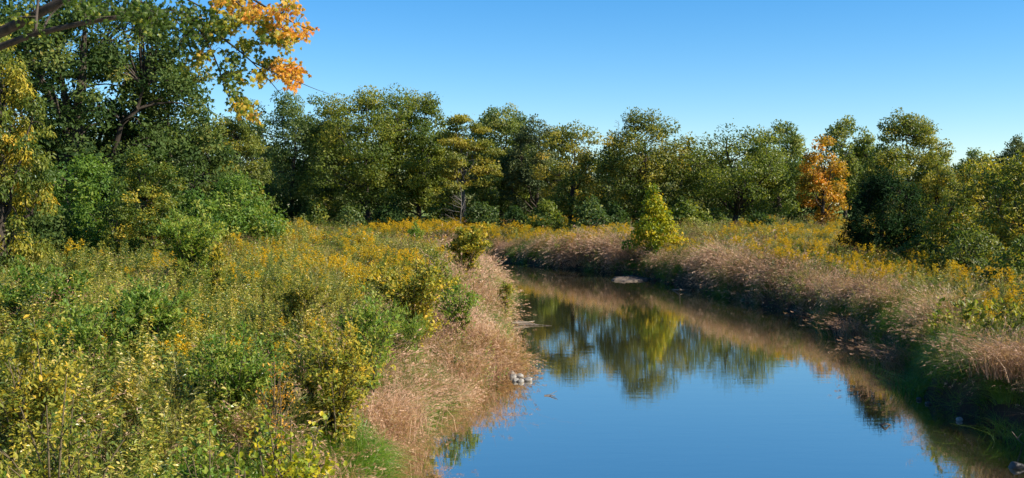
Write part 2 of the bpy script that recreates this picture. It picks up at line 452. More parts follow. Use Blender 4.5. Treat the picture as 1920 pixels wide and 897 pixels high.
    sz = ls * g.uniform(.5, 1.35, nl)
    ct = .42 + bias + spread * g.normal(size=k) + sun_tint * (C[:, 0] / max(R, .1))  # some crowns: sunlit right and darker left side painted into the leaf tint
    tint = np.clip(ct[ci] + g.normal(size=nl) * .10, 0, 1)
    q = MB(); leaves(q, P + np.array(loc), D, nn, sz, sz * asp * g.uniform(.8, 1.2, nl), tint)
    q.build('crown' if trunk else 'foliage', M[mat] if isinstance(mat, str) else mat, root)
    return root

# big left group
crown('oak_tree', 'huge dark green oak with thick trunk at the left, taller than the picture', 'tree', 138, 62, -75, 370, 'oak', seed=1, kind='round', base=.17, leaf=.24, cover=1.5, nclump=290, clump=.15, nprim=14, maxl=64000, trunk_r=.62, gap=.0, bias=-.08)
crown('oak_tree', 'dark green oak sloping down right beside the huge oak, against the blue sky', 'tree', 318, 66, 92, 262, 'oak', seed=2, kind='dome', base=.12, leaf=.25, cover=1.2, nclump=170, clump=.16, maxl=48000, bias=0.04)
crown('elm_tree', 'smaller brownish olive tree at the right foot of the oaks', 'tree', 438, 74, 215, 130, 'ochre', seed=3, kind='egg', base=.08, leaf=.20, cover=1.1, nclump=100, bias=-.14, spread=.16)
crown('willow_tree', 'yellowing willow with hanging leaf sprays at the left picture edge', 'tree', 0, 36, 55, 185, 'yellowing', seed=4, kind='egg', base=.10, leaf=.15, cover=1.1, nclump=150, clump=.17, droop=.9, asp=.42, bias=-.02, maxl=24000, spread=.22)
crown('bush', 'dark leafy bush under the yellowing willow', 'bush', 48, 47, 350, 170, 'oak', seed=5, kind='dome', base=.02, leaf=.16, trunk=False, nclump=80, bias=-.1, clump=.25)
crown('bush', 'rounded bright green bush under the huge oak', 'bush', 155, 50, 295, 190, 'bush', seed=6, kind='dome', base=.03, leaf=.17, trunk=False, nclump=100, bias=-.06, clump=.22)
crown('bush', 'tall yellow-green bush in front of the dark oaks', 'bush', 275, 47, 290, 170, 'yellowing', seed=7, kind='egg', base=.03, leaf=.13, trunk=False, nclump=110, bias=-.2, clump=.2)
crown('bush', 'wide round green bush at the right end of the oak group', 'bush', 455, 58, 328, 165, 'bush', seed=8, kind='dome', base=.03, leaf=.17, trunk=False, nclump=110, bias=-.03, clump=.22)
crown('bush', 'low green bush between the tall yellow-green bush and the wide round bush', 'bush', 365, 52, 350, 110, 'bush', seed=9, kind='dome', base=.03, leaf=.15, trunk=False, nclump=70, bias=-.2, clump=.24)

# the far row across the meadow
FAR = [
 ('walnut_tree', 'bluish green walnut at the left end of the far row, behind the orange maple tip', 548, 122, 172, 200, 'walnut', dict(kind='egg', base=.1, bias=-.2)),
 ('walnut_tree', 'tallest bright olive walnut of the far row, with a broad billowing crown', 690, 118, 163, 225, 'olive', dict(kind='egg', base=.1, bias=-.07, nclump=150)),
 ('walnut_tree', 'olive walnut with a drooping top just right of the tallest walnut', 785, 121, 176, 130, 'olive', dict(kind='egg', base=.16, bias=-.14)),
 ('locust_tree', 'yellow-green tree with layered open sprays left of the grey dead tree', 872, 113, 210, 128, 'ochre', dict(kind='egg', base=.16, bias=.03, gap=.12, clump=.24, flat=.45, nclump=80, bark=bark_grey)),
 ('walnut_tree', 'green tree with a high rounded top behind the layered yellow-green tree', 940, 131, 193, 140, 'walnut', dict(kind='egg', base=.08, bias=.02)),
 ('hackberry_tree', 'grey-green tree with thin twiggy top left of the golden open tree', 1005, 126, 225, 120, 'far', dict(kind='egg', base=.06, bias=.0, gap=.1)),
 ('catalpa_tree', 'golden olive tree with an open crown and dark trunk left of the largest round tree', 1068, 110, 230, 132, 'ochre', dict(kind='round', base=.18, bias=.1, gap=.15, cover=.95, clump=.2)),
 ('hickory_tree', 'large round olive-brown tree behind the yellow sapling', 1208, 106, 213, 168, 'ochre', dict(kind='egg', base=.07, bias=-.04, nclump=150, sun_tint=.1)),
 ('elm_tree', 'spreading green tree with a forked dark trunk right of the yellow sapling', 1378, 104, 247, 205, 'olive', dict(kind='vase', base=.18, bias=-.1, fork=True, gap=.1, nprim=12, cover=1.15, trunk_r=.36)),
 ('cottonwood_tree', 'pale green tree rising behind the spreading forked tree', 1462, 142, 237, 120, 'walnut', dict(kind='egg', base=.1, bias=.1)),
 ('sugar_maple_tree', 'slender orange autumn maple standing before the green trees', 1543, 103, 258, 88, 'orange', dict(kind='egg', base=.14, bias=.07, spread=.15, cover=1.2, clump=.24, nclump=90, leaf=.26)),
 ('cottonwood_tree', 'green round-topped tree directly behind the orange maple', 1585, 146, 226, 105, 'walnut', dict(kind='round', base=.2, bias=.15)),
 ('hickory_tree', 'tall dark-topped tree behind the black-green cedar', 1700, 121, 212, 150, 'ochre', dict(kind='egg', base=.08, bias=-.1, nclump=140)),
 ('hackberry_tree', 'dull olive tree between the orange maple and the tall dark-topped tree', 1662, 107, 285, 100, 'ochre', dict(kind='egg', base=.05, bias=.05)),
 ('elm_tree', 'olive tree at the right foot of the tall dark-topped tree', 1755, 98, 292, 100, 'ochre', dict(kind='dome', base=.05, bias=.02)),
 ('cottonwood_tree', 'small green tree in the sky gap at the right of the far row', 1826, 165, 284, 70, 'walnut', dict(kind='round', base=.2, bias=.05)),
 ('cottonwood_tree', 'green tree peeking over the olive thicket near the right picture edge', 1905, 150, 262, 80, 'far', dict(kind='round', base=.2, bias=.1)),
]
for i, (nm, lb, px, Y, top, w_, mt, kw) in enumerate(FAR):
    crown(nm, lb, 'tree', px, Y, top, w_, mt, seed=20 + i, **kw)
crown('sapling_tree', 'bright yellow-green sapling standing alone on the far bank above the mud bar', 'tree', 1224, 74, 354, 96, 'sapling', seed=52, kind='cone', base=.06, leaf=.20, cover=1.3, nclump=110, clump=.2, bias=.06, sun_tint=.26, trunk_r=.07, lobes=.32, asp=.75)
crown('cedar_tree', 'dense black-green cedar standing before the trees on the right', 'tree', 1652, 57, 316, 152, 'cedar', seed=51, kind='dome', base=.0, leaf=.26, cover=1.6, nclump=190, clump=.2, asp=.22, spread=.14, bias=-.05, lean=.12, trunk_r=.16, maxl=40000, sun_tint=.1)

SECOND = ['between the wide round bush and the bluish walnut', 'behind the gap right of the bluish walnut', 'right behind the tallest walnut', 'behind the drooping topped walnut', 'left of the high rounded green tree', 'behind the grey-green twiggy tree', 'just left of the golden open tree', 'in the gap left of the largest round tree', 'behind the middle of the largest round tree', 'in the gap left of the spreading forked tree', 'behind the left half of the spreading forked tree', 'behind the right half of the spreading forked tree', 'just left of the orange maple', 'just right of the orange maple', 'in the low sky gap right of the tall dark-topped tree', 'behind the tall yellow-olive thicket', 'beyond the thicket at the right picture edge', 'behind the brownish olive elm', 'behind the right hand slope of the oaks', 'behind the middle of the oak pair', 'behind the trunk of the huge oak', 'behind the yellowing willow']
# second row: shaded trees standing behind the front ones
for i, (px, top, w_) in enumerate([(470, 235, 150), (620, 225, 150), (745, 235, 150), (835, 240, 140), (905, 260, 140), (975, 265, 140), (1040, 275, 130), (1120, 290, 150), (1190, 280, 140),
                                   (1275, 285, 150), (1330, 300, 130), (1410, 300, 120), (1500, 290, 110), (1620, 280, 120), (1790, 312, 130), (1870, 300, 130), (1960, 300, 150), (380, 230, 160), (290, 215, 150), (190, 235, 160), (95, 250, 150)]):
    crown('shaded_tree', 'dark green second row tree ' + SECOND[i], 'tree', px, 146 + (i * 37 % 17), top, w_, 'far', seed=80 + i,
          group='trees of the second row behind the far front trees', kind='egg', base=.0, leaf=.5, cover=1.3, nclump=90, clump=.26)
# distant wood across the lawn
for i in range(26):
    px = -250 + i * 95 + rng.uniform(-25, 25); Y = rng.uniform(265, 330)
    crown('distant_tree', 'distant bluish green tree of the wood beyond the lawn', 'tree', px, Y, 318 + rng.uniform(-14, 14), rng.uniform(110, 150), 'far', seed=120 + i,
          group='trees of the distant wood beyond the lawn', kind='egg', base=.0, leaf=1.2, cover=1.6, nclump=60, clump=.3)
UNDER = ['at the left end, under the bluish walnut', 'under the gap between the two leftmost walnuts', 'left under the tallest walnut', 'right under the tallest walnut', 'under the layered yellow-green tree', 'right of the grey dead tree', 'under the high rounded green tree', 'left under the golden open tree', 'right under the golden open tree', 'left under the largest round tree', 'left under the spreading forked tree', 'beside the forked trunk of the spreading tree', 'right under the spreading forked tree', 'left at the foot of the orange maple', 'right at the foot of the orange maple']
# understory bushes along the feet of the far row
US = [(500, 118, 370, 90), (590, 114, 378, 80), (655, 112, 385, 70), (735, 113, 372, 80), (820, 112, 380, 60), (905, 108, 375, 70), (965, 104, 385, 80), (1025, 102, 378, 80), (1110, 100, 372, 90), (1150, 101, 380, 70),
      (1290, 98, 370, 90), (1340, 100, 392, 60), (1425, 98, 395, 60), (1490, 104, 392, 42), (1605, 108, 398, 50)]
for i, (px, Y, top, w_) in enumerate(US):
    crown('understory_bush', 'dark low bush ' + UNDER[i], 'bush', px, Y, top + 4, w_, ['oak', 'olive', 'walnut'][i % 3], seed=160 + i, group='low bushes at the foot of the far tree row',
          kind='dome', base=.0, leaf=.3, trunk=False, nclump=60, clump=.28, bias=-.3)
# the thicket at the right
TH = [('olive thicket bush sloping down right beside the black-green cedar', 1790, 54, 365, 140, 'yellowing', -.12), ('tall yellow-olive thicket bush right of the cedar', 1850, 50, 300, 190, 'yellowing', .02),
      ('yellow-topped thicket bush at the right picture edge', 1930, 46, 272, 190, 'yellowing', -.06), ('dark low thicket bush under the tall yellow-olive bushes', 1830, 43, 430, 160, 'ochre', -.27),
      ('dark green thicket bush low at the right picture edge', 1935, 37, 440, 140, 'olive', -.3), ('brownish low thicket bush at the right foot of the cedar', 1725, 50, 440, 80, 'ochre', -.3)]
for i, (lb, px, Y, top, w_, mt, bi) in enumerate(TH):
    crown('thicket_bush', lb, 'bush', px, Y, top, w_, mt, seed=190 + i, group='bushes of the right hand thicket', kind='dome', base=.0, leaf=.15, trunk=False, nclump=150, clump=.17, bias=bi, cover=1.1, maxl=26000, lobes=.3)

# bare twigs: a dead grey tree in the meadow edge, and dead leaders on the big round tree
def twiggy(root, nm, base, H, R, seed, n1=10, n2=6, r0=.05):
    g = np.random.default_rng(seed); q = MB(); base = np.array(base, float)
    tz = np.linspace(0, H, 8); tp = base + np.stack([np.cumsum(g.normal(size=8) * .03 * H) * .4, np.cumsum(g.normal(size=8) * .03 * H) * .4, tz], 1)
    tubes(q, tp, r0 * np.linspace(1, .15, 8), 5)
    for i in range(n1):
        t = g.uniform(.2, .95); b = np.array([np.interp(t, np.linspace(0, 1, 8), tp[:, a]) for a in range(3)])
        a = g.random() * 6.28; ln = R * (1.2 - t) * g.uniform(.6, 1.2)
        e = b + np.array([math.cos(a) * ln, math.sin(a) * ln, ln * g.uniform(.2, .9)])
        pth = bez(b, b * .5 + e * .5 - np.array([0, 0, .08 * ln]), e, 6); tubes(q, pth, r0 * .4 * np.linspace(1, .25, 6), 4)
        for j in range(n2):
            s = pth[g.integers(1, 6)]; e2 = s + nrm(e - b + g.normal(size=3) * ln * .7) * ln * .4
            tubes(q, bez(s, s * .5 + e2 * .5 + g.normal(size=3) * .03 * ln, e2, 4), r0 * .16 * np.linspace(1, .4, 4), 3)
    return q.build(nm, bark_grey, root, True)
t = thing('dead_tree', (PX(866, 106), 106, gz(PX(866, 106), 106)), 'small bare grey dead tree at the edge of the far row', 'tree')
twiggy(t, 'trunk', t.location, 5.2, 2.3, 5, 13, 6, .075)
big = [o for o in bpy.data.objects if o.get('label', '').startswith('large round olive-brown')][0]
for a, (px, py, h) in enumerate([(1160, 250, 2.2), (1185, 232, 1.9), (1225, 225, 1.7)]):
    twiggy(big, 'dead_twigs', UN(px, py + 18, 105.5 + a * .4), h, 1.5, 60 + a, 8, 5, .035)

# ------------------------------------------------------------------ overhanging maple, upper left
def maple_shape(seed):
    g = np.random.default_rng(seed)
    pts = [(0, 0)]
    half = [(.10, .04), (.34, -.06), (.30, .12), (.56, .18), (.40, .30), (.58, .56), (.36, .50), (.20, .46), (.24, .72), (.10, .72)]
    out_ = [(x, y) for x, y in half] + [(0, 1.05)] + [(-x, y) for x, y in half[::-1]]
    V = [(0, .32, .05)]
    for x, y in [(0, 0)] + out_:
        r = math.hypot(x, y - .32)
        V.append((x * g.uniform(.9, 1.1), y * g.uniform(.95, 1.05), -.22 * r * r + g.normal() * .02))
    n = len(V) - 1
    return np.array(V), np.array([(0, 1 + i, 1 + (i + 1) % n) for i in range(n)])
MS = [maple_shape(s) for s in range(3)]
tloc = Vector((PX(-330, 16), 16, gz(PX(-330, 16), 16)))
maple = thing('maple_tree', tloc, 'maple reaching in from the upper left with orange and green leaves on a dark limb', 'tree')
q = MB()
tp = np.array([tloc + Vector(v) for v in [(0, 0, -.3), (.05, 0, 1.2), (.12, .05, 2.6), (.1, .1, 4), (.2, .1, 5.4), (.4, 0, 7.2), (.5, .1, 9), (.6, .2, 10.6)]])
tubes(q, tp, [.36, .28, .25, .24, .22, .17, .12, .05], 10); q.build('trunk', bark_dark, maple, True)
def pth(pts, n=14):
    """smooth path through (px, py, Y) photo-plane points unprojected at their own distances"""
    P = np.array([UN(*p) if len(p) == 3 else p for p in pts], float)
    t = np.linspace(0, 1, len(P)); tt = np.linspace(0, 1, n)
    out_ = np.stack([np.interp(tt, t, P[:, a]) for a in range(3)], 1)
    for _ in range(2): out_[1:-1] = out_[1:-1] * .5 + (out_[:-2] + out_[2:]) * .25
    return out_
LIMBS = [
 ([(-300, 190, 16), (-120, 120, 15.8), (0, 66, 15.4), (60, 38, 15.2), (110, 12, 15), (165, -25, 15), (260, -60, 15), (330, -70, 15)], .10, .03),
 ([(-300, 205, 16), (-120, 150, 15.4), (0, 88, 15), (70, 66, 14.8), (120, 53, 14.7), (180, 42, 14.6), (250, 30, 14.6), (325, 20, 14.7)], .062, .02),
 ([(325, 20, 14.7), (365, 38, 14.6), (400, 60, 14.5), (432, 82, 14.5), (470, 112, 14.4), (500, 143, 14.4), (528, 178, 14.3)], .022, .004),
 ([(365, 38, 14.6), (385, 70, 14.5), (402, 100, 14.4), (415, 135, 14.4), (424, 170, 14.3), (440, 205, 14.3), (460, 228, 14.3)], .014, .003),
 ([(476, 118, 14.4), (500, 130, 14.3), (525, 143, 14.3), (555, 152, 14.2), (590, 168, 14.1), (620, 178, 14.1)], .010, .002),
 ([(330, -70, 15), (400, -40, 14.9), (460, -10, 14.8), (510, 22, 14.7), (550, 45, 14.6), (588, 60, 14.5)], .026, .004),
 ([(400, -40, 14.9), (450, 10, 14.8), (490, 45, 14.7), (530, 68, 14.6), (560, 76, 14.6)], .016, .003),
 ([(260, -60, 15), (340, -5, 15.2), (390, 20, 15.2), (420, 45, 15.2)], .02, .005),
 ([(72, 66, 14.8), (74, 30, 14.9), (78, 0, 15), (84, -40, 15)], .024, .014),
 ([(84, 60, 14.8), (100, 30, 15), (130, 5, 15)], .018, .006),
 ([(165, -25, 15), (230, -5, 15.4), (300, 15, 15.5), (345, 50, 15.5), (375, 95, 15.5)], .02, .004),
 ([(430, 105, 14.4), (412, 88, 14.4), (400, 108, 14.3), (385, 112, 14.3)], .005, .002),
]
wood_nodes = []
for pts, ra, rb in LIMBS:
    q = MB(); P = pth(pts); tubes(q, P, np.linspace(ra, rb, len(P)), 7); q.build('limb', bark_dark, maple, True); wood_nodes.append(P)
q = MB()     # the hidden upper crown's limbs
g = np.random.default_rng(77)
ucl = []
for i in range(16):
    s = tp[g.integers(4, 8)]; e = s + np.array([g.uniform(-3.5, 4.2), g.uniform(-3, 3), g.uniform(.5, 3.5)])
    e[2] = max(e[2], 8.6 + max(0, (e[0] + 7) * .15)); ucl.append(e)
    tubes(q, bez(s, s * .4 + e * .6 + np.array([0, 0, .3]), e, 7), .07 * np.linspace(1, .2, 7), 5)
q.build('limb', bark_dark, maple, True)
wn_all = np.concatenate(wood_nodes)
# leaf sprays: (px, py, spread px, spread py, count, tint)
SPR = [(225, 22, 90, 26, 190, .10), (150, 12, 60, 20, 90, .14), (290, 40, 50, 34, 110, .14), (345, 30, 48, 42, 150, .16), (375, 75, 28, 34, 70, .22), (340, 80, 36, 30, 50, .2), (405, 40, 40, 40, 120, .22),
       (40, 20, 50, 26, 50, .2), (60, 60, 60, 20, 36, .18), (420, 60, 30, 26, 70, .33), (388, 112, 26, 14, 36, .42), (364, 118, 22, 16, 30, .36), (450, 40, 36, 30, 90, .5), (430, 12, 44, 16, 90, .66),
       (480, 22, 40, 24, 110, .78), (520, 38, 34, 22, 80, .76), (545, 8, 22, 14, 36, .66), (562, 26, 12, 10, 16, .85), (530, 72, 30, 18, 60, .66), (560, 66, 26, 10, 50, .84), (588, 58, 8, 8, 8, .9),
       (500, 60, 26, 22, 60, .5), (480, 78, 34, 16, 60, .36), (535, 92, 18, 14, 26, .52), (508, 78, 20, 12, 30, .3),
       (546, 136, 30, 22, 90, .82), (525, 122, 20, 16, 30, .7), (566, 130, 12, 10, 16, .86), (552, 158, 12, 10, 20, .86), (490, 152, 20, 12, 36, .56), (505, 118, 12, 16, 20, .22),
       (440, 118, 22, 14, 44, .22), (452, 142, 24, 16, 56, .3), (430, 142, 12, 10, 16, .2), (450, 178, 18, 12, 30, .3), (462, 200, 22, 16, 50, .5), (478, 214, 10, 10, 20, .6), (418, 156, 8, 8, 10, .25), (444, 208, 12, 10, 18, .4)]
leafs = []     # (position, dir, normal, size, tint, px)
tw = MB()
for (cx_, cy_, sx_, sy_, n, tn) in SPR:
    c = UN(cx_, cy_, 14.6); a = wn_all[np.linalg.norm((wn_all - c) * np.array([1, .6, 1]), axis=1).argmin()]
    ntw = max(2, n // 7)
    Yd = 14.6 + (a[1] - 14.6) * .7
    for k in range(ntw):
        an = g.random() * 6.28; rr = math.sqrt(g.random()) * .85
        e = UN(cx_ + math.cos(an) * rr * sx_, cy_ + math.sin(an) * rr * sy_, Yd + g.normal() * .35)
        pp = bez(a, a * .5 + e * .5 + np.array([0, 0, .05]) + g.normal(size=3) * .05, e, 6)
        tubes(tw, pp, np.linspace(.006, .002, 6), 3)
        for j in range(int(round(2.1 * n / ntw))):
            s = pp[g.integers(3, 6)] + g.normal(size=3) * np.array([.05, .07, .045])
            d = nrm(np.array([g.normal() * .6, g.normal() * .6, -.9 + g.normal() * .35])); nn = nrm(np.array([g.normal() * .6, -.5 + g.normal() * .5, .55 + g.normal() * .4]))
            leafs.append((s, d, nn, g.uniform(.038, .068), float(np.clip(tn + g.normal() * .13, 0, 1)), cx_))
tw.build('twigs', bark_dark, maple)['kind'] = 'stuff'
for c in ucl:
    for j in range(70):
        s = c + g.normal(size=3) * np.array([.8, .8, .45])
        if s[2] < PZ(-25, s[1]) and s[0] > PX(-60, s[1]): s[2] += 1.2
        leafs.append((s, nrm(np.array([g.normal() * .6, g.normal() * .6, -.8])), nrm(g.normal(size=3) * .5 + np.array([0, 0, .7])), g.uniform(.09, .14), float(np.clip(.3 + g.normal() * .2, 0, 1)), -999))
def leaf_frame(d, nn):
    S = nrm(np.cross(d, nn)); U = np.cross(S, d)
    return np.stack([S, d, U], 1)
order = sorted(range(len(leafs)), key=lambda i: -(leafs[i][5] + 30 * g.random()))
single = set(order[:300])
variants = {}
rest = MB()
for i, (s, d, nn, sz, tn, _) in enumerate(leafs):
    F = leaf_frame(d, nn); V, T = MS[i % 3]
    if i in single:
        tq = round(tn * 8) / 8; key = (i % 3, tq)
        if key not in variants:
            mm = MB(); mm.add(V, T, tq); variants[key] = mm.mesh('leaf', M['maple'])
        o = bpy.data.objects.new('leaf', variants[key]); col.objects.link(o); o.parent = maple
        mw = Matrix(np.concatenate([np.concatenate([F * sz * 1.15, s[:, None]], 1), [[0, 0, 0, 1]]]).tolist())
        o.matrix_local = Matrix.Translation(-tloc) @ mw
    else:
        rest.add((V * sz * 1.15) @ F.T + s, T, tn)
fo = rest.build('foliage', M['maple'], maple); fo['kind'] = 'stuff'

# ------------------------------------------------------------------ meadow: plant patterns spread as ground cover
protos = bpy.data.collections.new('plant_patterns')      # never linked to the scene: only sources for the spread
def grass_clump(n, h, spread, wid, tint, ts, lean=.35, seg=4, mi=0, mb=None, heads=0, head_t=.6, g=rng, curl=.5):
    q = mb or MB()
    b = np.stack([g.normal(size=n) * spread, g.normal(size=n) * spread, np.zeros(n) - .06], 1)
    a = g.random(n) * 6.28; ln = h * g.uniform(.55, 1.1, n)
    o = np.stack([np.cos(a), np.sin(a), np.zeros(n)], 1)
    e = b + o * (ln * lean * g.uniform(.3, 1.6, n))[:, None] + np.array([0, 0, 1.]) * (ln * .9)[:, None]
    tip = e + o * (ln * curl * .35 * g.random(n))[:, None] - np.array([0, 0, 1]) * (ln * curl * .25 * g.random(n))[:, None]
    P = bez(b, b + np.array([0, 0, 1]) * (ln * .7)[:, None] + o * (ln * .05)[:, None], tip, seg)
    S = nrm(np.cross(o, np.array([0, 0, 1.])) + g.normal(size=(n, 3)) * .4)
    W = wid * g.uniform(.6, 1.3, n)[:, None] * np.linspace(1, .15, seg)[None]
    Lf = P - S[:, None] * W[:, :, None] / 2; Rt = P + S[:, None] * W[:, :, None] / 2
    V = np.stack([Lf, Rt], 2); idx = np.arange(n * seg * 2).reshape(n, seg, 2)
    F = np.stack([idx[:, :-1, 0], idx[:, :-1, 1], idx[:, 1:, 1], idx[:, 1:, 0]], -1).reshape(-1, 4)
    t = np.repeat(np.clip(tint + g.normal(size=n) * ts, 0, 1), seg - 1)
    q.add(V, F, t, mi)
    if heads:
        hi = g.choice(n, heads, replace=False); m_ = 7
        dl_ = nrm(P[hi, -1] - P[hi, -2])
        C = np.repeat(P[hi, -1], m_, 0) + g.normal(size=(heads * m_, 3)) * .014 - np.repeat(dl_, m_, 0) * (g.random(heads * m_) * .16)[:, None]
        D = np.repeat(dl_, m_, 0) + g.normal(size=(heads * m_, 3)) * .22
        leaves(q, C, D, rdir(heads * m_, g), .085, .017, np.clip(head_t + g.normal(size=heads * m_) * .15, 0, 1), mi)
    return q

def leafy_weed(nst, h, nleaf, L, W, mi_leaf=0, mi_stem=1, spread=.12, tint=.45, ts=.24, lean=.25, g=rng, shape='leaf', top=1.0, upper=.15):
    q = MB()
    for s in range(nst):
        b = np.array([g.normal() * spread, g.normal() * spread, -.05]); a = g.random() * 6.28; hh_ = h * g.uniform(.65, 1.1)
        e = b + np.array([math.cos(a) * hh_ * lean * g.random(), math.sin(a) * hh_ * lean * g.random(), hh_])
        P = bez(b, b * .5 + e * .5 + np.array([0, 0, .1]) * hh_, e, 6); tubes(q, P, .006 * np.linspace(1, .35, 6), 3, .5, mi_stem)
        n = nleaf; t = upper + (1 - upper) * g.random(n) ** .8
        C = np.stack([np.interp(t, np.linspace(0, 1, 6), P[:, i]) for i in range(3)], 1)
        an = g.random(n) * 6.28; D = np.stack([np.cos(an), np.sin(an), g.uniform(-.5, .7, n)], 1)
        off = g.random(n) * .12 * h * (1.15 - t)
        C = C + nrm(D) * off[:, None]
        Nn = nrm(np.array([0, 0, 1.]) + g.normal(size=(n, 3)) * .45)
        sz = (1.1 - .5 * t) * g.uniform(.6, 1.25, n)
        leaves(q, C, D, Nn, L * sz, W * sz, np.clip(tint + g.normal(size=n) * ts, 0, 1), mi_leaf, shape=shape)
    return q

def goldenrod(nst, h, g=rng):
    q = MB()
    for s in range(nst):
        b = np.array([g.normal() * .16, g.normal() * .16, -.05]); hh_ = h * g.uniform(.75, 1.1); a = g.random() * 6.28
        e = b + np.array([math.cos(a) * .2 * g.random(), math.sin(a) * .2 * g.random(), hh_])
        P = bez(b, b * .5 + e * .5 + g.normal(size=3) * .03, e, 5); tubes(q, P, .005 * np.linspace(1, .4, 5), 3, .4, 1)
        n = 30; t = g.uniform(.1, .9, n)
        C = np.stack([np.interp(t, np.linspace(0, 1, 5), P[:, i]) for i in range(3)], 1)
        an = g.random(n) * 6.28; D = np.stack([np.cos(an), np.sin(an), g.uniform(-.2, .8, n)], 1)
        leaves(q, C, D, nrm(np.array([0, 0, 1.]) + g.normal(size=(n, 3)) * .4), .095 * (1.2 - .5 * t), .02, np.clip(.4 + g.normal(size=n) * .15, 0, 1), 1)
        for k in range(6):      # arching plume branches
            s0 = P[-1] - np.array([0, 0, .05 * k * g.uniform(.6, 1.2)]); a2 = g.random() * 6.28; ln = .05 + .022 * k
            m_ = 13; tt = g.random(m_)
            C = s0 + np.outer(tt, np.array([math.cos(a2) * ln, math.sin(a2) * ln, ln * .5])) + np.outer(-(tt ** 2) * ln * .35, [0, 0, 1]) + g.normal(size=(m_, 3)) * .012
            leaves(q, C, rdir(m_, g) + np.array([0, 0, .6]), rdir(m_, g) + np.array([0, 0, .5]), .034, .026, np.clip(.5 + g.normal(size=m_) * .2, 0, 1), 0)
    return q

def dead_weed(n, h, g=rng):
    q = grass_clump(n, h, .1, .008, .35, .2, .25, 4, g=g)
    m_ = 130; a = g.random(m_) * 6.28; r = np.sqrt(g.random(m_)) * .28
    C = np.stack([np.cos(a) * r, np.sin(a) * r, h * g.uniform(.45, 1.0, m_)], 1)
    leaves(q, C, rdir(m_, g), rdir(m_, g), .05, .022, np.clip(.5 + g.normal(size=m_) * .25, 0, 1))
    return q

G = lambda s: np.random.default_rng(s)
PROT = {
 'goldenrod': ([goldenrod(5, 1.15, G(1)), goldenrod(6, 1.3, G(2)), goldenrod(4, 1.0, G(3)), goldenrod(5, 1.2, G(4))], ['bloom', 'weed']),
 'green_weeds': ([leafy_weed(5, 1.25, 46, .125, .058, g=G(11)), leafy_weed(6, 1.1, 40, .14, .065, g=G(12)), leafy_weed(4, 1.4, 60, .105, .044, g=G(13)), leafy_weed(6, .9, 34, .15, .08, g=G(14))], ['weed', 'weed']),
 'yellowing_weeds': ([leafy_weed(5, 1.2, 44, .105, .055, g=G(21)), leafy_weed(6, 1.0, 36, .12, .06, g=G(22)), leafy_weed(5, 1.35, 50, .095, .042, g=G(23))], ['weedy', 'weed']),
 'meadow_grass': ([grass_clump(52, 1.15, .13, .012, .45, .22, .4, heads=12, g=G(31)), grass_clump(60, .95, .15, .012, .35, .25, .5, heads=8, g=G(32)), grass_clump(44, 1.3, .12, .011, .6, .2, .35, heads=16, g=G(33))], ['grass']),
 'green_grass': ([grass_clump(80, .55, .14, .012, .45, .2, .8, g=G(41), curl=.9), grass_clump(70, .7, .13, .013, .5, .2, .75, g=G(42), curl=.9)], ['green']),
 'dry_reed_grass': ([grass_clump(70, 1.15, .15, .011, .45, .22, .6, heads=34, head_t=.6, g=G(51), curl=1.1, seg=5), grass_clump(64, 1.0, .16, .012, .4, .24, .8, heads=30, head_t=.7, g=G(52), curl=1.2, seg=5),
                     grass_clump(56, 1.3, .14, .011, .55, .2, .5, heads=36, head_t=.65, g=G(53), curl=1.0, seg=5)], ['reed']),
 'brown_seed_weeds': ([dead_weed(26, 1.15, G(61)), dead_weed(22, .95, G(62))], ['dead']),
}
LAB = {'goldenrod': 'yellow goldenrod flowering in drifts across both meadows', 'green_weeds': 'dense leafy green weeds covering the left meadow',
       'yellowing_weeds': 'yellow-green leafy weeds of the near left bank', 'meadow_grass': 'tall green and straw meadow grass among the flowers',
       'green_grass': 'fresh green grass at the foot of the banks', 'dry_reed_grass': 'dry pinkish tan reed grass hanging over the river banks', 'brown_seed_weeds': 'dark brown seeded weed stalks scattered in the meadow'}

# candidate places
def cand(y0, y1, dens):
    w0 = .5 * y1 + 6; n = int((y1 - y0) * 2 * w0 * dens)
    x = rng.uniform(-w0, w0, n); y = rng.uniform(y0, y1, n)
    k = np.abs(x) < .5 * y + 6
    return x[k], y[k]
def edge(y0, y1, dens):      # more growth right along the water's edge
    x, y = cand(y0, y1, dens); d = banks(x, y)[0]; k = (d > -.15) & (d < 1.7); return x[k], y[k]
cx, cy = [np.concatenate(a) for a in zip(cand(5, 18, 16), cand(18, 34, 12), cand(34, 60, 7), cand(60, 90, 4.5), cand(90, 124, 3.2), edge(16, 44, 16), edge(44, 100, 8))]
D0, DL, DR = banks(cx, cy)
ok = (D0 > -.12) & ((DL < DR) | (D0 > -.05)) & (rng.random(len(D0)) < np.where((DL < DR) & (cy < 34) & (D0 > 3.2), .35 + 1.0 * vnoise(cx, cy, 1.5, 91), 1))
cx, cy, D0, DL, DR = (a[ok] for a in (cx, cy, D0, DL, DR))
left = DL < DR
far_ = np.clip(cy / 60, 0, 1)
n1, n2, n3, n4 = vnoise(cx, cy, 5, 41), vnoise(cx, cy, 7, 42), vnoise(cx, cy, 4, 43), vnoise(cx, cy, 2.2, 44)
def blob(px, py, rx, ry, ztop=3.1):
    Y = (CAMZ - ztop) * 2000 / (py - 385); X = PX(px, Y)
    return np.exp(-((cx - X) / rx) ** 2 - ((cy - Y) / ry) ** 2)
W = {}
near = left & (cy < 20.5)
gold = np.where(left, np.clip((n1 - .55) * 4, 0, 1) * (.12 + .5 * (cy > 34)) + .7 * blob(500, 555, 3.5, 3) + .7 * blob(720, 470, 6, 10), np.clip((n1 - .36) * 4, 0, 1.5) * 1.0)
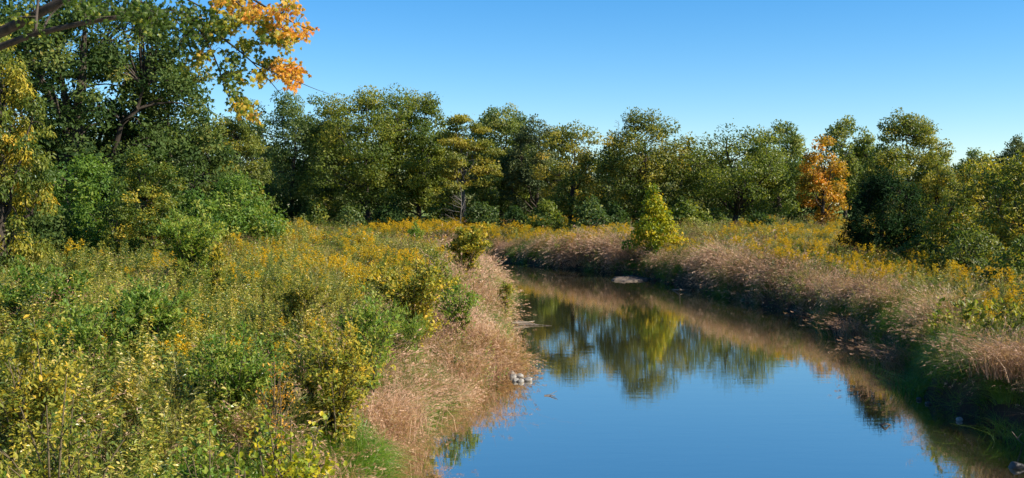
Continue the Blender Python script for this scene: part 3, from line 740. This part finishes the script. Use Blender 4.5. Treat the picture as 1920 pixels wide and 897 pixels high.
gold += 3.0 * (cy > 96) * (cx > -14) * (cx < 8) + 1.2 * n4 * (~left) * (cy > 40) * (cy < 88) * (cx > 15) * (cx < 27)
W['goldenrod'] = gold * np.clip((D0 - np.where(left, 1.8, .8)) / 2, 0, 1)
W['green_weeds'] = np.where(left, .8 + 2.2 * np.clip((n2 - .3) * 4, 0, 1) * (cx < -.16 * cy - 1.0) * (cy < 50), .5 + .5 * n2) * np.where(near, np.clip(D0 - 1.2, .05, 1), np.clip((D0 - 1.2) / 2.5, .03, 1))
W['yellowing_weeds'] = np.where(left, .7 + 2.4 * np.clip((n3 - .3) * 3, 0, 1) * np.clip(1.6 - cy / 30, 0, 1), .35) * np.where(near, np.clip(D0 - 1., .04, 1), np.clip((D0 - 2.4) / 2, .0, 1))
W['meadow_grass'] = (.55 + .9 * np.clip((n4 - .35) * 3, 0, 1) + .5 * far_) * np.clip((D0 - .8) / 2.5, .1, 1) * np.where(left & (cy < 50), .5 + .9 * (n1 > .55), 1)
reedw = np.where(left, np.interp(D0, [-.2, .1, 2.0, 3.4], [1.2, 3.0, 2.4, 0]), np.interp(D0, [-.2, .25, .55, 1.0, 1.7], [.1, .35, 2.4, 2.2, 0])) * (.15 + 1.7 * np.clip((n1 - .2) * 1.8, 0, 1)) * np.where(left | (cy > 36), 1, .3 + 1.2 * (np.hypot(cx - 11.6, cy - 24.3) < 1.6) + .7 * (np.hypot(cx - 12.5, cy - 33) < 2.0))
reedw += 1.0 * np.clip((n4 - .72) * 6, 0, 1) * left * (cy < 30)
W['dry_reed_grass'] = reedw * np.where(near, .3, 1) + 1.3 * np.clip((n4 - .66) * 6, 0, 1) * left * (cy < 26)
gg = np.interp(D0, [-.2, .5, 1.6, 3.4], [2.6, 2.2, 1.4, 0]) * np.clip((n3 - .35) * 4, 0, 1)
gg += 4.2 * near * np.exp(-((D0 - .9) / 1.3) ** 2) + .25 * left * (cy < 15)
gg += 1.5 * (~left) * (cy < 38) * np.interp(D0, [-.2, .2, 2.2, 4], [1.2, 1.2, .8, 0]) * (.4 + n2)
W['green_grass'] = gg
W['brown_seed_weeds'] = (.10 + .55 * np.clip((vnoise(cx, cy, 3.5, 46) - .6) * 4, 0, 1)) * (1 + 1.6 * left * (cy > 45) + 1.6 * left * (cy < 22) + 1.2 * (~left)) * np.clip((D0 - 2) / 2, 0, 1)
keys = list(PROT); WW = np.stack([W[k] for k in keys], 1); cs = np.cumsum(WW, 1); pick = (rng.random(len(cx))[:, None] * cs[:, -1:] > cs).sum(1)
# lean directions over the water
eps = .4
ddx = (banks(cx + eps, cy)[0] - banks(cx - eps, cy)[0]); ddy = (banks(cx, cy + eps)[0] - banks(cx, cy - eps)[0])
gn = np.maximum(np.hypot(ddx, ddy), 1e-6); tox, toy = -ddx / gn, -ddy / gn
cz = ground(cx, cy)

def spread(name, x, y, z, rot, scl, label):
    protos_, mats = PROT[name]
    cl = bpy.data.collections.new(name + '_patterns')
    for i, q in enumerate(protos_):
        o = bpy.data.objects.new(f'{name}_pattern_{i}', q.mesh(name, [M[k] for k in mats])); cl.objects.link(o)
    me = bpy.data.meshes.new(name); n = len(x)
    me.vertices.add(n); me.vertices.foreach_set('co', np.stack([x, y, z], 1).ravel().astype(np.float32))
    for an, ty, key, val in (('rot', 'FLOAT_VECTOR', 'vector', rot), ('scl', 'FLOAT_VECTOR', 'vector', scl)):
        a = me.attributes.new(an, ty, 'POINT'); a.data.foreach_set(key, np.asarray(val, np.float32).ravel())
    a = me.attributes.new('pid', 'INT', 'POINT'); a.data.foreach_set('value', rng.integers(0, len(protos_), n).astype(np.int32))
    for k in mats: me.materials.append(M[k])
    ob = bpy.data.objects.new(name, me); col.objects.link(ob)
    ng = bpy.data.node_groups.new(name, 'GeometryNodeTree')
    ng.interface.new_socket('Geometry', in_out='INPUT', socket_type='NodeSocketGeometry')
    ng.interface.new_socket('Geometry', in_out='OUTPUT', socket_type='NodeSocketGeometry')
    nd = ng.nodes; gi, go = nd.new('NodeGroupInput'), nd.new('NodeGroupOutput')
    ci = nd.new('GeometryNodeCollectionInfo'); ci.inputs['Collection'].default_value = cl
    ci.inputs['Separate Children'].default_value = True; ci.inputs['Reset Children'].default_value = True
    ip = nd.new('GeometryNodeInstanceOnPoints'); ip.inputs['Pick Instance'].default_value = True
    def att(nm, ty):
        a = nd.new('GeometryNodeInputNamedAttribute'); a.data_type = ty; a.inputs['Name'].default_value = nm
        return [s for s in a.outputs if s.enabled and s.name == 'Attribute'][0]
    lk = ng.links
    lk.new(gi.outputs[0], ip.inputs['Points']); lk.new(ci.outputs[0], ip.inputs['Instance'])
    lk.new(att('pid', 'INT'), ip.inputs['Instance Index']); lk.new(att('scl', 'FLOAT_VECTOR'), ip.inputs['Scale'])
    er = nd.new('FunctionNodeEulerToRotation'); lk.new(att('rot', 'FLOAT_VECTOR'), er.inputs[0]); lk.new(er.outputs[0], ip.inputs['Rotation'])
    lk.new(ip.outputs[0], go.inputs[0])
    md = ob.modifiers.new('spread', 'NODES'); md.node_group = ng
    return tag(ob, label, 'plants', kind='stuff')

for i, k in enumerate(keys):
    s = np.where(pick == i)[0]; n = len(s)
    lean_amt = np.clip(1.6 - D0[s], 0, 1.6) / 1.6 * (.55 if k == 'dry_reed_grass' else .45) + np.abs(rng.normal(size=n)) * .08
    ldx, ldy = tox[s] * lean_amt, toy[s] * lean_amt
    if k in ('dry_reed_grass', 'meadow_grass', 'green_grass'):      # wind combed patches lean together
        wa = vnoise(cx[s], cy[s], 2.6, 71) * 12.6; wl_ = .15 + .45 * vnoise(cx[s], cy[s], 1.7, 72)
        ldx, ldy = ldx + np.cos(wa) * wl_, ldy + np.sin(wa) * wl_
    # tilt the plant's z towards (tox, toy): rotate about the horizontal axis, after a random spin
    spin = rng.random(n) * 6.28; rots = np.zeros((n, 3))
    for j in range(n):
        ax = Vector((-ldy[j], ldx[j], 1e-6))
        rots[j] = (Matrix.Rotation(min(1.1, math.hypot(ldx[j], ldy[j])), 3, ax.normalized()) @ Matrix.Rotation(spin[j], 3, 'Z')).to_euler()
    sc_ = rng.uniform(.7, 1.2, n) * (1 + .25 * np.clip((cy[s] - 40) / 40, 0, 1))
    sc_ *= (.68 + .62 * vnoise(cx[s], cy[s], 3.2, 93))
    if k == 'dry_reed_grass': sc_ *= np.where(D0[s] < 1, .75, .9) * np.where(near[s], .7, 1) * (.75 + .5 * n4[s])
    if k in ('green_weeds', 'goldenrod', 'yellowing_weeds'): sc_ *= np.where(left[s], 1, .9)
    scl = np.stack([sc_ * (1 + .35 * np.clip((cy[s] - 40) / 40, 0, 1))] * 2 + [sc_], 1)
    spread(k, cx[s], cy[s], cz[s], rots, scl, LAB[k])

# ------------------------------------------------------------------ single shrubs of the near bank
def shrub(label, px, Y, top, wpx, mat, seed, nst=9, nleaf=900, L=.09, Wd=.05, name='shrub', droop=.2, group='shrubs standing in the left meadow', cat='shrub', up=.0, tb=.10):
    g = np.random.default_rng(seed)
    X = PX(px, Y); z0 = gz(X, Y); H = PZ(top, Y) - z0; R = wpx / 2000 * Y / 2
    root = thing(name, (X, Y, z0), label, cat, group)
    st, lf = MB(), MB(); b0 = np.array([X, Y, z0])
    tipsP = []
    for s in range(nst):
        a = (s + g.random()) / nst * 6.28; rr = math.sqrt(g.random()) * R * .8
        b = b0 + np.array([g.normal() * .1, g.normal() * .1, -.1])
        e = b0 + np.array([math.cos(a) * rr, math.sin(a) * rr, H * (1 - .45 * (rr / R) ** 2) * g.uniform(.8, 1.0)])
        P = bez(b, b + np.array([0, 0, .62]) * H + (e - b) * np.array([.25, .25, 0]), e, 9); tubes(st, P, .012 * (H / 1.6) * np.linspace(1, .25, 9), 5)
        tipsP.append(P[1:])
        for k in range(5):
            s0 = P[g.integers(2, 8)]; d = nrm(np.array([g.normal(), g.normal(), g.uniform(.2, 1.0)])); e2 = s0 + d * g.uniform(.25, .55) * max(R, .35)
            P2 = bez(s0, s0 * .5 + e2 * .5 + np.array([0, 0, .04]), e2, 6); tubes(st, P2, .005 * (H / 1.6) * np.linspace(1, .3, 6), 3); tipsP.append(P2[1:])
    A = np.concatenate(tipsP); n = nleaf; i = g.integers(0, len(A), n)
    C = A[i] + g.normal(size=(n, 3)) * .03 * max(1, H / 1.5)
    out_ = C - (b0 + np.array([0, 0, H * .3])); D = nrm(out_) * .7 + rdir(n, g) * .8; D[:, 2] -= droop; D[:, 2] += up
    Nn = nrm(np.array([0, 0, 1.]) + nrm(out_) * .4 + g.normal(size=(n, 3)) * .4)
    sz = g.uniform(.6, 1.2, n); cl_ = .42 + tb + .16 * np.sin(np.arange(len(A)) * .37 + seed)
    leaves(lf, C, D, Nn, L * sz, Wd * sz, np.clip(cl_[i] + g.normal(size=n) * .17, 0, 1), shape='leaf')
    st.build('stems', stem_mat, root, True); lf.build('foliage', M[mat], root)
    return root
shrub('tall leafy green shrub rising above the left meadow beside a gold spray', 358, 33, 380, 170, 'bush', 301, 18, 6500, .13, .055, up=.3, tb=.22)
shrub('slim shrub with golden yellow leaves beside the tall leafy green shrub', 410, 31, 440, 50, 'yellowing', 302, 5, 800, .11, .06, up=.2)
shrub('broad yellow-green shrub on the left bank above the tan grass', 775, 29, 470, 230, 'yellowing', 303, 22, 7000, .115, .066)
shrub('dark green willow shrub tucked under the broad yellow-green shrub', 752, 27, 565, 130, 'bush', 304, 14, 3000, .13, .022, up=.2)
shrub('leaning green shrub close to the water right of the broad yellow-green shrub', 858, 32, 505, 110, 'bush', 305, 12, 2600, .11, .05)
shrub('feathery yellow-green cottonwood shrub at the far bend of the left bank', 880, 52, 412, 100, 'yellowing', 306, 14, 4200, .17, .11, up=.2)
shrub('rounded pale green shrub far back in the left meadow', 778, 78, 412, 44, 'bush', 307, 9, 1500, .18, .1)
shrub('rust orange shrub overhanging the river at the bend', 950, 45, 520, 46, 'ochre', 308, 7, 700, .13, .08)
shrub('green shrub in the far left meadow before the row of walnuts', 690, 84, 418, 60, 'bush', 309, 8, 1300, .2, .1)
shrub('branching yellow-green shrub with a dark stem at the bottom left corner', 120, 10.5, 690, 330, 'yellowing', 310, 13, 3200, .075, .030, tb=-.06)
shrub('low dark green shrub in the lowest left corner of the meadow', 20, 9.5, 810, 190, 'bush', 311, 10, 1500, .07, .04)
shrub('small green shrub with long drooping leaves low on the near left bank', 265, 10.2, 800, 150, 'bush', 312, 8, 900, .10, .03)
shrub('yellow currant shrub with lobed leaves just above the green bank grass', 545, 12.8, 700, 190, 'sapling', 313, 12, 1300, .085, .07)
shrub('short yellow shrub right at the bottom left of the green bank grass', 455, 10.8, 760, 120, 'sapling', 314, 7, 520, .08, .07)
shrub('tall yellow-green shrub with small leaves in the middle of the near meadow', 625, 19, 585, 240, 'yellowing', 315, 22, 6500, .085, .045)
shrub('russet brown shrub stand among the yellow-green shrubs of the near meadow', 515, 16.5, 650, 110, 'orange', 316, 12, 700, .06, .03)
shrub('green shrub with pale glossy leaves in the near middle meadow', 440, 18, 600, 230, 'bush', 317, 20, 5200, .10, .04)
shrub('pale yellow leafed shrub at the left picture edge of the near meadow', 60, 14, 590, 230, 'yellowing', 318, 14, 2800, .10, .045)
shrub('dark green bramble shrub in the shade of the near middle meadow', 390, 12.5, 780, 200, 'bush', 319, 12, 1600, .09, .05)
shrub('fern green shrub among the weeds of the left meadow edge', 150, 19, 545, 260, 'bush', 320, 15, 3800, .11, .042)
shrub('wide fresh green shrub mass in the left meadow, nearest the left picture edge', 70, 24, 490, 230, 'bush', 321, 18, 5200, .13, .05, up=.2, tb=.02)
shrub('fresh green shrub mass in the left meadow below the tall leafy green shrub', 270, 22, 520, 230, 'bush', 322, 18, 5200, .12, .048, up=.2, tb=.06)
shrub('rust tinted green shrub in the left meadow toward the broad bank shrub', 560, 27, 505, 170, 'ochre', 323, 14, 3400, .11, .045, up=.2, tb=.1)
shrub('light green shrub on the left bank just above the tan grass slope', 690, 23, 540, 170, 'bush', 324, 14, 3800, .11, .05, up=.2, tb=.16)
# broad leaved milkweeds on the right bank
for i, (px, Y, top, lb) in enumerate([(1765, 29.5, 560, 'broad leaved milkweed leftmost in the stand before the right thicket'), (1815, 28, 553, 'broad leaved milkweed with dark pods in the middle of the right stand'),
                                      (1862, 27, 545, 'tallest broad leaved milkweed of the right stand'), (1905, 26.5, 560, 'broad leaved milkweed at the right picture edge')]):
    shrub(lb, px, Y, top, 62, 'olive', 340 + i, 4, 170, .17, .085, name='milkweed', group='milkweeds before the right thicket', cat='plant', up=.2)
shrub('small russet sapling leaf clump at the foot of the yellow sapling', 1185, 76, 462, 50, 'ochre', 350, 7, 260, .16, .08, group='shrubs of the far bank')

# ------------------------------------------------------------------ tussocks one can tell apart along the banks
def tussock(label, X, Y, h, sp, mat, seed, n=260, lean=(0, 0), group=None, tint=.5):
    g = np.random.default_rng(seed)
    q = grass_clump(n, h, sp, .012, tint, .22, .75, 5, heads=n // 2, head_t=.62, g=g, curl=1.3) if mat == 'reed' else grass_clump(n, h, sp, .013, tint, .2, .8, 5, g=g, curl=1.1)
    z = gz(X, Y)
    for a in range(len(q.v)):
        v = q.v[a]; k = np.clip(v[:, 2:3], 0, 2) ** 1.4
        q.v[a] = v + k * np.array([lean[0], lean[1], -.12]) 
    o = q.build('grass_tussock', M[mat]); o.location = (X, Y, z)
    return tag(o, label, 'grass tussock', group)
tussock('large pinkish tan tussock above the green mound at the right picture edge', 11.0 + .6, 24.2, 1.35, .42, 'reed', 401, 620, (-.35, -.2))
tussock('bright green grass mound at the water edge low in the right corner', 11.1, 22.3, .75, .38, 'green', 402, 520, (-.3, -.25))
tussock('green grass mound bulging from the dark right bank, left of the large tan tussock', 11.1, 28.3, .95, .42, 'green', 403, 560, (-.45, -.1))
tussock('tan tussock leaning over the dark right bank beside the orange flowers', 12.1, 32.5, 1.3, .45, 'reed', 404, 560, (-.4, -.1))
tussock('pinkish tan tussock halfway along the right bank', 13.3, 40, 1.35, .5, 'reed', 405, 560, (-.35, -.1))
tussock('rounded tan tussock just above the pale mud bar', 8.7, 76.5, 1.5, .55, 'reed', 406, 600, (-.2, -.25))
tussock('tan tussock spilling into the water on the near left bank', -2.8, 22.4, 1.25, .5, 'reed', 407, 640, (.3, -.15))
tussock('tan tussock on the left bank above the grey stones', -1.4, 29.3, 1.2, .45, 'reed', 408, 560, (.3, -.1))
tussock('fresh green grass mound on the left bank beside the grey stones', -.5, 33.2, .8, .4, 'green', 409, 480, (.35, 0))
tussock('green grass mound at the bottom of the near left bank', -3.3, 18.3, .6, .5, 'green', 410, 700, (.2, -.1), tint=.6)

tussock('small olive grass tuft at the left end of the pale mud bar', 6.75, 71.4, .75, .28, 'green', 411, 220)
# ------------------------------------------------------------------ stones, mud bar, driftwood
stone_mat = rough_mat('river_stone', [(.3, (.10, .095, .085)), (.7, (.33, .31, .28))], 6, .75, .35)
mud_mat = rough_mat('pale_dried_mud', [(.35, (.035, .028, .022)), (.65, (.13, .105, .086))], 1.6, .85, .4)
def stone(label, X, Y, z, r, seed, mat=stone_mat, sq=(1, .8, .6), name='stone', group=None, cat='stone', sub=3):
    import bmesh
    g = random.Random(seed)
    bm = bmesh.new(); bmesh.ops.create_icosphere(bm, subdivisions=sub, radius=1)
    pl = [(Vector((g.gauss(0, 1), g.gauss(0, 1), g.gauss(0, 1))).normalized(), g.uniform(.55, .85)) for _ in range(9)]
    for v in bm.verts:
        p = v.co.copy()
        for nn, dd in pl:
            k = p.dot(nn)
            if k > dd: p -= nn * (k - dd) * .85
        v.co = Vector((p.x * sq[0], p.y * sq[1], p.z * sq[2])) * r
    me = bpy.data.meshes.new(name); bm.to_mesh(me); bm.free(); me.materials.append(mat)
    for pol in me.polygons: pol.use_smooth = True
    o = bpy.data.objects.new(name, me); col.objects.link(o); o.location = (X, Y, z); o.rotation_euler = (0, 0, g.random() * 6)
    return tag(o, label, cat, group)
GS = 'grey stones in the water by the left bank'
for i, (px, py, r, lb) in enumerate([(963, 706, .16, 'grey stone leftmost of the cluster in the water by the left bank'), (967, 714, .13, 'grey stone lowest of the cluster by the left bank'), (975, 706, .15, 'round grey stone topmost of the cluster by the left bank'),
                                     (977, 715, .11, 'small dark grey stone in the middle of the cluster by the left bank'), (983, 712, .08, 'smallest grey stone of the cluster by the left bank'), (991, 713, .15, 'dark wet stone rightmost of the cluster by the left bank'),
                                     (959, 699, .14, 'pale stone half hidden in the bank grass above the cluster')]):
    Y = CAMZ * 2000 / (py + 3 - 385); stone(lb, PX(px, Y), Y, .03, r, 500 + i, group=GS)
dark_stone = rough_mat('wet_dark_stone', [(.3, (.03, .028, .026)), (.7, (.11, .10, .09))], 6, .45, .35)
stone('dark grey stone in the water at the bottom right corner', PX(1912, 20.2), 20.2, .02, .19, 520, mat=dark_stone)
stone('small pale stone at the foot of the dark right bank', PX(1804, 24.6), 24.6, .03, .10, 521)
for i, (px, py) in enumerate([(1716, 737), (1728, 752), (1745, 760)]):
    Y = CAMZ * 2000 / (py - 385); stone(['upper small dark stone', 'middle small dark stone', 'lower small dark stone'][i] + ' in the shaded water under the right bank', PX(px, Y), Y, .02, .10, 525 + i, mat=dark_stone, group='small dark stones under the right bank')
# mud bar
def slab(name, label, cat, pts, h, mat, seed):
    g = np.random.default_rng(seed); P = np.array(pts, float); c = P.mean(0); q = MB(); n = 40
    t = np.linspace(0, len(P), n, endpoint=False); Pc = np.concatenate([P, P[:1]]); ring = np.stack([np.interp(t, np.arange(len(P) + 1), Pc[:, a]) for a in range(2)], 1)
    ring += g.normal(size=ring.shape) * .13
    rings = [np.concatenate([c + (ring - c) * s, np.full((n, 1), z) + g.normal(size=(n, 1)) * .03], 1) for s, z in ((1.06, -.15), (1.0, h * .45), (.93, h * .85), (.7, h), (.35, h * 1.12), (.02, h * 1.05))]
    V = np.concatenate(rings); idx = np.arange(6 * n).reshape(6, n); a = idx[:-1]; b = np.roll(a, -1, 1); d = idx[1:]; e = np.roll(d, -1, 1)
    q.add(V, np.stack([a, b, e, d], -1).reshape(-1, 4)); o = q.build(name, mat, smooth=True)
    return tag(o, label, cat)
slab('mud_bar', 'flat pale mud bar jutting from the far bank under the yellow sapling', 'mud bar', [(6.55, 70.6), (7.4, 69.6), (8.6, 70.2), (9.3, 71.8), (9.4, 74), (8.4, 74.6), (7.2, 73.4)], .10, mud_mat, 3)
drift = rough_mat('driftwood', [(.3, (.10, .08, .06)), (.7, (.28, .23, .18))], 10, stretch=(1, 1, .4))
def stick(label, parts_, name='driftwood_stick'):
    q = MB()
    for pts, ra in parts_:
        P = pth([tuple(p) for p in pts], 9); tubes(q, P, np.linspace(ra, ra * .35, 9), 6)
    o = q.build(name, drift, smooth=True); return tag(o, label, 'stick')
def W0(px, py): return CAMZ * 2000 / (py - 385)
def S(px, py, z=0.0):
    Y = (CAMZ - z) * 2000 / (py - 385); return np.array([PX(px, Y), Y, z])
def stick3(label, lines):
    q = MB()
    for pts, ra in lines:
        P = np.array(pts); t = np.linspace(0, 1, len(P)); tt = np.linspace(0, 1, 9)
        PP = np.stack([np.interp(tt, t, P[:, a]) for a in range(3)], 1); tubes(q, PP, np.linspace(ra, ra * .4, 9), 6)
    return tag(q.build('driftwood_stick', drift, smooth=True), label, 'stick')
stick3('thin forked twig floating alone on the open water', [([S(1021, 743, .01), S(1032, 742, .03), S(1045, 735, .12)], .012), ([S(1030, 742, .02), S(1038, 745, .02), S(1046, 751, .0)], .009), ([S(1021, 744, .01), S(1042, 743, .01)], .01)])
stick3('tangle of drift twigs in the water beside the left bank', [([S(960, 606, .1), S(985, 607, .06), S(1010, 610, .01)], .05), ([S(965, 603, .15), S(990, 605, .1), S(1002, 603, .05)], .035), ([S(972, 610, .02), S(1000, 609, .05), S(1035, 612, .0)], .02)])
stick3('branch stub standing out of the water off the far right bank', [([S(1262, 544, 0), S(1275, 544, .14), S(1290, 544, .05)], .04), ([S(1275, 544, .1), S(1276, 541, .45)], .03)])
stick3('dark snag just breaking the water surface near the right bank', [([S(1655, 799, .0), S(1664, 797, .07), S(1674, 799, .0)], .03)])
stick3('curved bare branch dipping to the water in the bottom right corner', [([S(1925, 836, .0), S(1914, 826, .25), S(1903, 812, .55)], .02), ([S(1914, 826, .25), S(1922, 815, .6)], .012)])

# ------------------------------------------------------------------ pale car parked on the far lawn
cp = lambda n, c, r=.35, metal=0: rough_mat(n, [(.2, c), (.8, tuple(min(1, v * 1.12) for v in c))], 3, r, .0)
paint, glass, rubber, steel, lampm, redm = cp('white_paint', (.74, .73, .72), .25), cp('tinted_glass', (.03, .04, .045), .08), cp('tyre_rubber', (.02, .02, .02), .8), cp('wheel_rim', (.4, .4, .42), .3), cp('headlamp_glass', (.6, .6, .6), .1), cp('tail_lamp', (.4, .03, .02), .2)
CY = 196.0; CXc = PX(1470, CY)
cz0 = gz(CXc, CY)
car = thing('parked_car', (CXc, CY, cz0), 'white car parked on the lawn, half hidden behind far trees', 'car')
def extr(profile, y0, y1, inset=0.0, mat=paint, nm='body'):
    n = len(profile); P = np.array(profile, float); c = P.mean(0); q = MB()
    A = np.array([[x, y0 + .0, z] for x, z in c + (P - c) * .93]); B = np.array([[x, y0 + .1, z] for x, z in P]); C_ = np.array([[x, y1 - .1, z] for x, z in P]); D_ = np.array([[x, y1, z] for x, z in c + (P - c) * .93])
    V = np.concatenate([A, B, C_, D_]) + np.array([CXc, CY, cz0]); i = np.arange(n); j = (i + 1) % n
    for r in range(3): q.add(V, np.stack([r * n + i, r * n + j, (r + 1) * n + j, (r + 1) * n + i], 1)) if r == 0 else q.f.append(np.stack([r * n + i, r * n + j, (r + 1) * n + j, (r + 1) * n + i], 1)) or q.t.append(np.full(n, .5)) or q.m.append(np.zeros(n, int)) or q.v.append(np.zeros((0, 3)))
    for r, nn in ((0, 1), (3, -1)):
        cc = V[r * n:(r + 1) * n].mean(0); b = q.n; q.v.append(cc[None]); q.n += 1
        q.f.append(np.stack([np.full(n, b), r * n + (j if nn > 0 else i), r * n + (i if nn > 0 else j)], 1)); q.t.append(np.full(n, .5)); q.m.append(np.zeros(n, int))
    return q.build(nm, mat, car, False)
extr([(-2.2, .35), (-2.25, .75), (-2.1, .92), (-1.2, 1.0), (1.0, 1.0), (1.9, .92), (2.2, .75), (2.22, .4), (2.1, .28), (-2.1, .28)], -.88, .88)
extr([(-1.75, .98), (-1.1, 1.42), (.25, 1.45), (1.15, .98)], -.78, .78, mat=paint, nm='roof')
for sy in (-1, 1):
    extr([(-1.5, 1.02), (-1.05, 1.36), (-.35, 1.38), (-.35, 1.02)], sy * .79 - .015 - .1, sy * .79 + .015 + .1, mat=glass, nm='side_window')
    extr([(-.28, 1.02), (-.28, 1.38), (.22, 1.38), (.9, 1.02)], sy * .79 - .015 - .1, sy * .79 + .015 + .1, mat=glass, nm='side_window')
for sx_ in (-1.38, 1.38):
    for sy in (-.8, .8):
        q = MB(); a = np.linspace(-.11, .11, 2); cc = np.array([CXc + sx_, CY + sy, cz0 + .32])
        tubes(q, np.stack([np.full(6, cc[0]), cc[1] + np.array([-.115, -.11, -.09, .09, .11, .115]), np.full(6, cc[2])], 1), [.02, .29, .33, .33, .29, .02], 16)
        wh = q.build('wheel', rubber, car, True)
        q = MB(); tubes(q, np.stack([np.full(4, cc[0]), cc[1] + np.array([-.125, -.12, .12, .125]), np.full(4, cc[2])], 1), [.02, .2, .2, .02], 12); q.build('rim', steel, wh, True).matrix_parent_inverse = Matrix.Translation(-car.location)
for sy in (-.62, .62):
    for sx_, mt, nm in ((2.2, lampm, 'headlight'), (-2.23, redm, 'tail_light')):
        q = MB(); cc = np.array([CXc + sx_, CY + sy, cz0 + .68]); tubes(q, np.stack([cc[0] + np.array([-.06, -.05, .03, .04]), np.full(4, cc[1]), np.full(4, cc[2])], 1), [.02, .13, .12, .02], 8); q.build(nm, mt, car, True)
